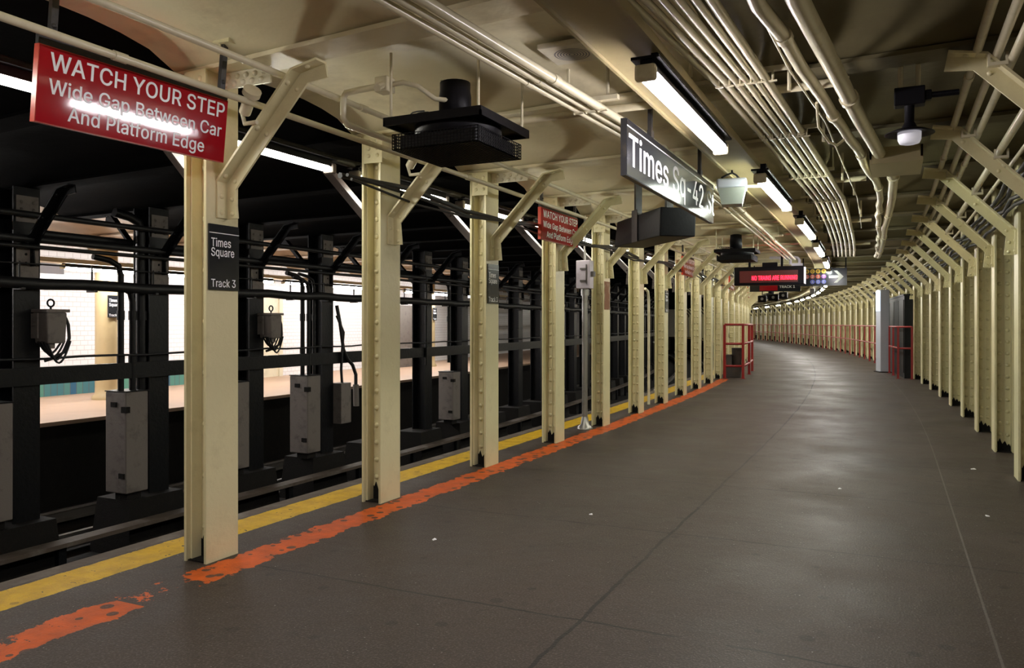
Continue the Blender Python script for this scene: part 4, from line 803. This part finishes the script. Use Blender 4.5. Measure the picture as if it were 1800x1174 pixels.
solo('hose_loop', MB().tube([P3(-3.34, 12.42 + .62*math.sin(a), .56 + .38*math.cos(a)) for a in [math.pi*i/16 for i in range(17)]], .012, 8), STEEL, 'thin pale hose looping out behind the seventh track side column', 'hose')

def rail_run(name, lab, pts, h, mids, r, mat=REDRAIL, grp=None, posts=None):
    o0 = pts[0]; t = thing(name, lab, 'railing', o0, 0, grp); L = [p - o0 for p in pts]
    up = lambda p, z: Vector((p.x, p.y, z))
    part('top_rail', MB().tube([up(p, h) for p in L], r, 8), mat, t)
    for m in mids: part('middle_rail', MB().tube([up(p, m) for p in L], r, 8), mat, t)
    for p in (posts if posts else L):
        q = p - o0 if posts else p
        mb = MB(); mb.bx(q.x - r, q.x + r, q.y - r, q.y + r, 0, h); mb.bx(q.x - r*2, q.x + r*2, q.y - r*2, q.y + r*2, 0, .008); part('post', mb, mat, t)
    return t
A_, B_, C_, D_ = P3(-3.05, 18.4, 0), P3(-2.66, 18.5, 0), P3(-2.67, 20.2, 0), P3(-2.70, 21.7, 0)
rail_run('safety_fence', 'small red steel fence boxing in the track side end of the stripe', [A_, B_, C_, D_], 1.21, (.78, .28), .027)
solo('bucket', MB().lathe([(0, 0), (.10, 0), (.12, .42), (.125, .42), (.11, .41), (.1, .02)], n=18), GREYBOX, 'pale grey bucket inside the small red fence', 'bucket', loc=P3(-2.86, 19.15, 0.252))
mb = MB(); mb.bx(-.17, .2, -.2, .2, 0, .25); mb.bx(-.2, -.04, -.18, .1, .25, .52); bevel(solo('equipment_box', mb, BINM, 'dark equipment box on the floor inside the small red fence', 'box', loc=P3(-2.92, 19.05, 0)), .01)
pts = [P3(.72, s, 0) for s in [24.6 + 1.4*i for i in range(35)]]
rail_run('long_railing', 'long red railing in front of the inner columns around the bend', pts, 1.16, (.62,), .022)
c = P3(.48, 20.15, 0); a = ang(20)
pts = [P3(.84, 19.7, 0), P3(.57, 19.8, 0), P3(.57, 21.0, 0), P3(.57, 22.0, 0)]
rail_run('cabinet_railing', 'short red railing around the dark cabinet beside the totem', pts, 1.16, (.68,), .022)
t = thing('dark_cabinet', 'tall black panelled cabinet standing among the inner columns behind the totem', 'cabinet', P3(.71, 19.95, 0), ang(22))
mb = MB(); mb.bx(0, .17, 0, 4.4, 0, 1.86); part('body', mb, KIOSK, t)
for i in range(4):
    mb = MB(); mb.bx(-.015, 0, .06 + 1.08*i, 1.06 + 1.08*i, .12, 1.78); bevel(part('panel', mb, KIOSK, t), .006)
mb = MB(); mb.bx(-.02, .18, -.02, 4.42, 1.86, 1.90); part('cap', mb, KIOSK, t)
t = thing('information_totem', 'slim grey information totem with a blue screen standing before the red railing', 'kiosk', P3(.45, 22.3, 0), ang(22) + .25)
mb = MB(); mb.bx(-.12, .10, -.17, .17, .02, 2.09); bevel(part('body', mb, TOTEM, t), .01)
mb = MB(); mb.bx(-.1245, -.12, -.15, .15, 1.55, 2.05); part('screen', mb, SCREEN, t, 'lit blue screen')
mb = MB(); mb.bx(-.16, .14, -.21, .21, 0, .02); part('base_plate', mb, FANM, t)
mb = MB(); 
mb.lathe([(.045, 0), (.06, 0)], n=18); lo = part('screen_logo', mb, BLUV, t, 'dark blue ring mark'); lo.rotation_euler = (0, -math.pi/2, 0); lo.location = (-.126, .06, 1.97)
for i, (o, s, w, q) in enumerate(((.62, 7.75, .022, .4), (-2.35, 3.9, .014, 1.2), (-1.75, 4.85, .012, .2), (.55, 5.9, .014, 2.0), (-.35, 6.4, .014, .9))):
    p = P3(o, s, .001); mb = MB(); mb.frus([(-w, -w*.6, 0), (w, -w*.4, 0), (w*.8, w*.5, 0), (-w*.7, w*.6, 0)], [(-w*.8, -w*.5, .006), (w*.9, -w*.2, .003), (w*.6, w*.5, .008), (-w*.7, w*.4, .004)])
    solo('paper_scrap', mb, LITTER, ['tiny white scrap on the floor near the inner column at the picture edge', 'white scrap on the floor just past the orange stripe near the first column', 'small scrap on the floor between stripe and long joint', 'tiny scrap on the floor beside the faint pale line', 'tiny scrap in the middle of the platform floor'][i], 'litter', 'paper scraps on the platform floor', loc=p, rot=q)

# ================================================================ BETWEEN THE TRACKS
sv2 = [s for s in svals if -4.6 < s < 70]
for i, o in enumerate((-4.95, -6.35, -8.1, -9.25)):
    R = []
    for s in sv2: R.append([P3(o + x, s, z) for x, z in ((-.035, -1.08), (-.03, -1.05), (.03, -1.05), (.035, -1.08), (.008, -1.1), (.008, -1.17), (.07, -1.19), (.07, -1.2), (-.07, -1.2), (-.07, -1.19), (-.008, -1.17), (-.008, -1.1))])
    mb = MB(); k = 12; mb.add([p for q in R for p in q], [(a*k+j, a*k+(j+1) % k, a*k+k+(j+1) % k, a*k+k+j) for a in range(len(R)-1) for j in range(k)])
    solo('running_rail', mb, RAILM, ['near rail of the track beside the platform', 'far rail of the track beside the platform', 'rail just behind the black columns', 'rail below the edge of the platform across the tracks'][i], 'rail', 'steel running rails')
R = [[P3(-7.15 + x, s, z) for x, z in ((-.09, -.85), (.09, -.85), (.09, -.89), (-.09, -.89))] for s in sv2]
mb = MB(); mb.add([p for q in R for p in q], [(a*4+j, a*4+(j+1) % 4, a*4+4+(j+1) % 4, a*4+4+j) for a in range(len(R)-1) for j in range(4)])
t = solo('third_rail_cover', mb, TIMBER, 'weathered cover board of the third rail in front of the black columns', 'cover board')
for s in [-3 + 1.6*i for i in range(36)]: p = P3(-7.15, s, 0); mb = MB(); mb.bx(p.x - .03, p.x + .03, p.y - .04, p.y + .04, -1.25, -.88); part('bracket', mb, BLACK, t)
R = [[P3(-7.45 + x, s, z) for x, z in ((-.03, .64), (.03, .64), (.03, .81), (-.03, .81))] for s in sv2]
mb = MB(); mb.add([p for q in R for p in q], [(a*4+j, a*4+(j+1) % 4, a*4+4+(j+1) % 4, a*4+4+j) for a in range(len(R)-1) for j in range(4)])
solo('guard_beam', mb, BLACK, 'long black horizontal beam bolted across the black columns', 'beam')
for nm, lab, o, z, r, sag in (('messenger_cable', 'thin black line strung above the horizontal black beam', -7.4, .91, .012, .02), ('bundled_cable', 'thick bundled black cable hung along the black columns', -7.38, 1.63, .055, .02),
                              ('upper_pipe', 'upper black pipe along the heads of the black columns', -7.4, 2.27, .03, 0), ('lower_pipe', 'lower pair pipe under the upper black pipe', -7.42, 2.04, .035, 0), ('conduit', 'slim black conduit just under the pipes at the column heads', -7.36, 1.96, .02, 0), ('far_conduit', 'black conduit behind the column heads', -7.85, 2.15, .04, 0)):
    pts = [p + Vector((0, 0, -sag*abs(math.sin(i*.98)))) for i, p in enumerate(along(o, z, -3, 42, .38))]
    ob = solo(nm, MB().tube(pts, r, 8), CABLE, lab, 'cable')
    if nm == 'bundled_cable':
        part('support_wire', MB().tube(along(-7.38, 1.80, -3, 42, .75), .008, 6), CABLE, ob)
        for i in range(60):
            p = P3(-7.38, -2 + .75*i, 0); mb = MB().cyl((p.x, p.y, 1.56), (p.x, p.y, 1.82), .009, 6); mb.bx(p.x - .06, p.x + .06, p.y - .02, p.y + .02, 1.55, 1.57); part('hanger', mb, CABLE, ob)
for k, (s0, lab) in enumerate(((4.38, 'at the left picture edge'), (5.86, 'in front of the second black column'), (7.38, 'half hidden behind the first cream column'), (8.82, 'left of the second cream column'), (13.25, 'far along the black columns'))):
    t = thing('signal_cabinet', 'weathered grey signal cabinet %s' % lab, 'cabinet', P3(-7.49, s0 + .14, -.58), 0, 'grey signal cabinets on the footings')
    h = 1.08 if k < 4 else .9
    mb = MB(); mb.bx(-.16, .16, -.14, .14, 0, h); bevel(part('body', mb, GREYBOX, t), .012)
    mb = MB(); mb.bx(-.165, .165, -.145, .145, h, h + .012); part('lid', mb, BLACK, t)
    mb = MB(); mb.bx(-.06, .02, -.155, -.14, h*.85, h*.9); mb.bx(.12, .2, -.17, -.12, h*.8, h*.86); mb.bx(.06, .14, -.155, -.14, h*.15, h*.2); part('latch', mb, SOOT_DARK, t)
    mb = MB(); mb.bx(-.08, .1, -.08, .1, -.085, 0); part('pedestal', mb, SOOT_DARK, t)
for k, s0 in enumerate((4.9, 7.93)):
    t = thing('relay_box', ['grey relay box with an eye bolt on the first black column', 'grey relay box with an eye bolt right of the first cream column'][k], 'box', P3(-7.36, s0 + .13, 1.04), 0, 'relay boxes with eye bolts')
    mb = MB(); mb.frus([(-.10, -.08, 0), (.10, -.08, 0), (.10, .10, 0), (-.10, .10, 0)], [(-.11, -.1, .30), (.11, -.1, .30), (.11, .11, .30), (-.11, .11, .30)]); bevel(part('body', mb, GREYBOX, t), .015)
    mb = MB(); mb.bx(-.12, .12, -.11, .13, .30, .33); mb.bx(-.04, .04, -.03, .03, -.05, 0); part('lid', mb, GREYBOX, t)
    mb = MB(); mb.tube([(.02, .035*math.cos(a), .39 + .035*math.sin(a)) for a in [i*math.pi/6 for i in range(13)]], .009, 6); mb.cyl((.02, 0, .33), (.02, 0, .36), .01); part('eye_bolt', mb, BLACK, t)
    mb = MB(); mb.bx(-.105, -.01, -.115, -.1, .05, .29); mb.lathe([(.0, 0), (.03, 0)], (-.055, -.118, .17)); part('name_plate', mb, GREYBOX, t)
    for q in range(4):
        part('cable_loop', MB().tube([(.02*q - .03, -.02 + .03*math.sin(a*.5), -.10 - (.08 + .035*q)*math.sin(a)) if False else (-.02 + .03*q, -.10 + .24*a/math.pi + .01*q, .02 - (.12 + .03*q)*math.sin(a)) for a in [i*math.pi/10 for i in range(11)]], .011, 6), CABLE, t)
    part('side_cable', MB().tube([(.05, .13, .25), (.05, .16, .18), (.05, .17, .05), (.05, .13, -.08), (.0, .06, -.14), (-.05, -.02, -.17)], .016, 6), CABLE, t)
# vertical conduits rising from cabinets
for i, (o, s, z1, r) in enumerate(((-7.46, 5.90, 1.9, .032), (-7.44, 6.03, 1.62, .034), (-7.52, 6.2, 2.4, .05), (-7.46, 8.86, 1.9, .03), (-7.44, 8.97, 1.85, .026), (-7.46, 9.12, 1.9, .022), (-7.4, 12.3, 2.2, .022), (-7.46, 4.42, 2.3, .03), (-7.46, 13.3, 2.0, .03))):
    pts = [P3(o, s, .5), P3(o, s, z1 - .15), P3(o, s - .03, z1 - .05), P3(o - .02, s - .12, z1), P3(o - .04, s - .3, z1 + .03)]
    mb = MB().tube(pts, r, 10); p = P3(o, s, 0)
    for zz in (.85, 1.32): mb.cyl((p.x, p.y, zz - .05), (p.x, p.y, zz + .05), r*1.25, 10)
    solo('cabinet_conduit', mb, BLACK, ['thickest bent black conduit above the second signal cabinet', 'short capped black conduit above the second signal cabinet', 'wide black pipe against the second black column', 'left black conduit above the cabinet left of the second cream column', 'middle black conduit above the cabinet left of the second cream column', 'right black conduit above the cabinet left of the second cream column', 'thin upright black pipe between second and third cream columns', 'black conduit at the left picture edge', 'black conduit above the farthest signal cabinet'][i], 'conduit', 'black conduits rising to the column heads')
t = thing('cable_terminal', 'small grey terminal box with drooping cables left of the second cream column', 'box', P3(-7.42, 9.72, -.25), 0)
mb = MB(); mb.bx(-.1, .1, -.12, .12, 0, .6); bevel(part('body', mb, GREYBOX, t), .01)
part('cable', MB().tube([(0, -.1, 1.75), (.02, -.05, 1.5), (.03, -.02, 1.3), (.03, .02, 1.1), (.03, .12, .95), (.02, .26, .85), (.02, .34, .7), (.02, .34, .55)], .026, 8), CABLE, t)
part('cable', MB().tube([(0, -.1, 1.6), (.05, 0, 1.35), (.04, -.02, 1.1), (.02, -.02, .8), (.02, 0, .6)], .02, 8), CABLE, t)
part('plug', MB().cyl((.02, .34, .55), (.02, .35, .22), .045, 10), GREYBOX, t)

# ================================================================ OPPOSITE PLATFORM
for i, s in enumerate((2.9, 8.98, 15.1, 20.7)):
    lab = ['round tan column outside the left of the frame', 'round tan column with a black Times Square Track 4 plaque', 'round tan column across the tracks behind the second cream column', 'farthest round tan column across the tracks'][i]
    t = thing('round_column', lab, 'column', P3(-11.6, s, 0), ang(s), 'round tan columns across the tracks')
    part('shaft', MB().lathe([(.22, 0), (.22, .05), (.175, .09), (.17, .2), (.17, 2.5)], n=24), TAN, t)
    mb = MB(); mb.bx(.165, .185, -.11, .14, 1.33, 1.69); pl = part('station_plaque', mb, SIGNBLK, t)
    part('lettering', words([('Times', (.186, -.095, 1.585), U, V, .15, .05), ('Square', (.186, -.095, 1.515), U, V, .19, .05), ('Track 4', (.186, -.095, 1.35), U, V, .19, .04)], WHITE), None, pl)
p = P3(-12.89, 14.4, 0)
t = link('door_1', None); t.location = p; t.rotation_euler = (0, 0, ang(14.4)); tag(t, 'cream door in the white tiled wall across the tracks', 'door', kind='structure')
mb = MB(); mb.bx(.0, .05, -.62, .62, 0, 1.86); part('door_leaf', mb, DOORM, t)
mb = MB(); mb.bx(.0, .09, -.74, -.62, 0, 1.95); mb.bx(.0, .09, .62, .74, 0, 1.95); mb.bx(.0, .09, -.74, .74, 1.86, 1.95); part('door_frame', mb, DOORM, t)
mb = MB(); mb.bx(.05, .09, .44, .48, .80, 1.0); part('door_handle', mb, BINM, t)
mb = MB(); mb.bx(0, .04, -.25, .25, 2.08, 2.27)
t = solo('wall_vent', mb, GREYV, 'grey louvred vent high on the white tiled wall at left', 'vent', loc=P3(-12.89, 8.87, 0))
mb = MB(); mb.bx(0, .35, -.35, .35, 0, 1.75)
solo('grey_locker', mb, GREYBOX, 'tall grey metal locker on the platform across the tracks', 'locker', loc=P3(-12.4, 20.2, 0))
mb = MB(); mb.bx(-.05, .05, -.05, .05, -.07, .07)
t = solo('track_signal', mb, BLACK, 'small amber track signal glowing between the far cream columns', 'signal', loc=P3(-4.2, 17.2, 1.5))
d_ = MB(); d_.lathe([(0, 0), (.035, 0)], n=14); s_ = part('signal_lens', d_, AMBER, t, 'glowing amber lens'); s_.rotation_euler = (math.pi/2, 0, 0); s_.location = (0, -.052, .02)
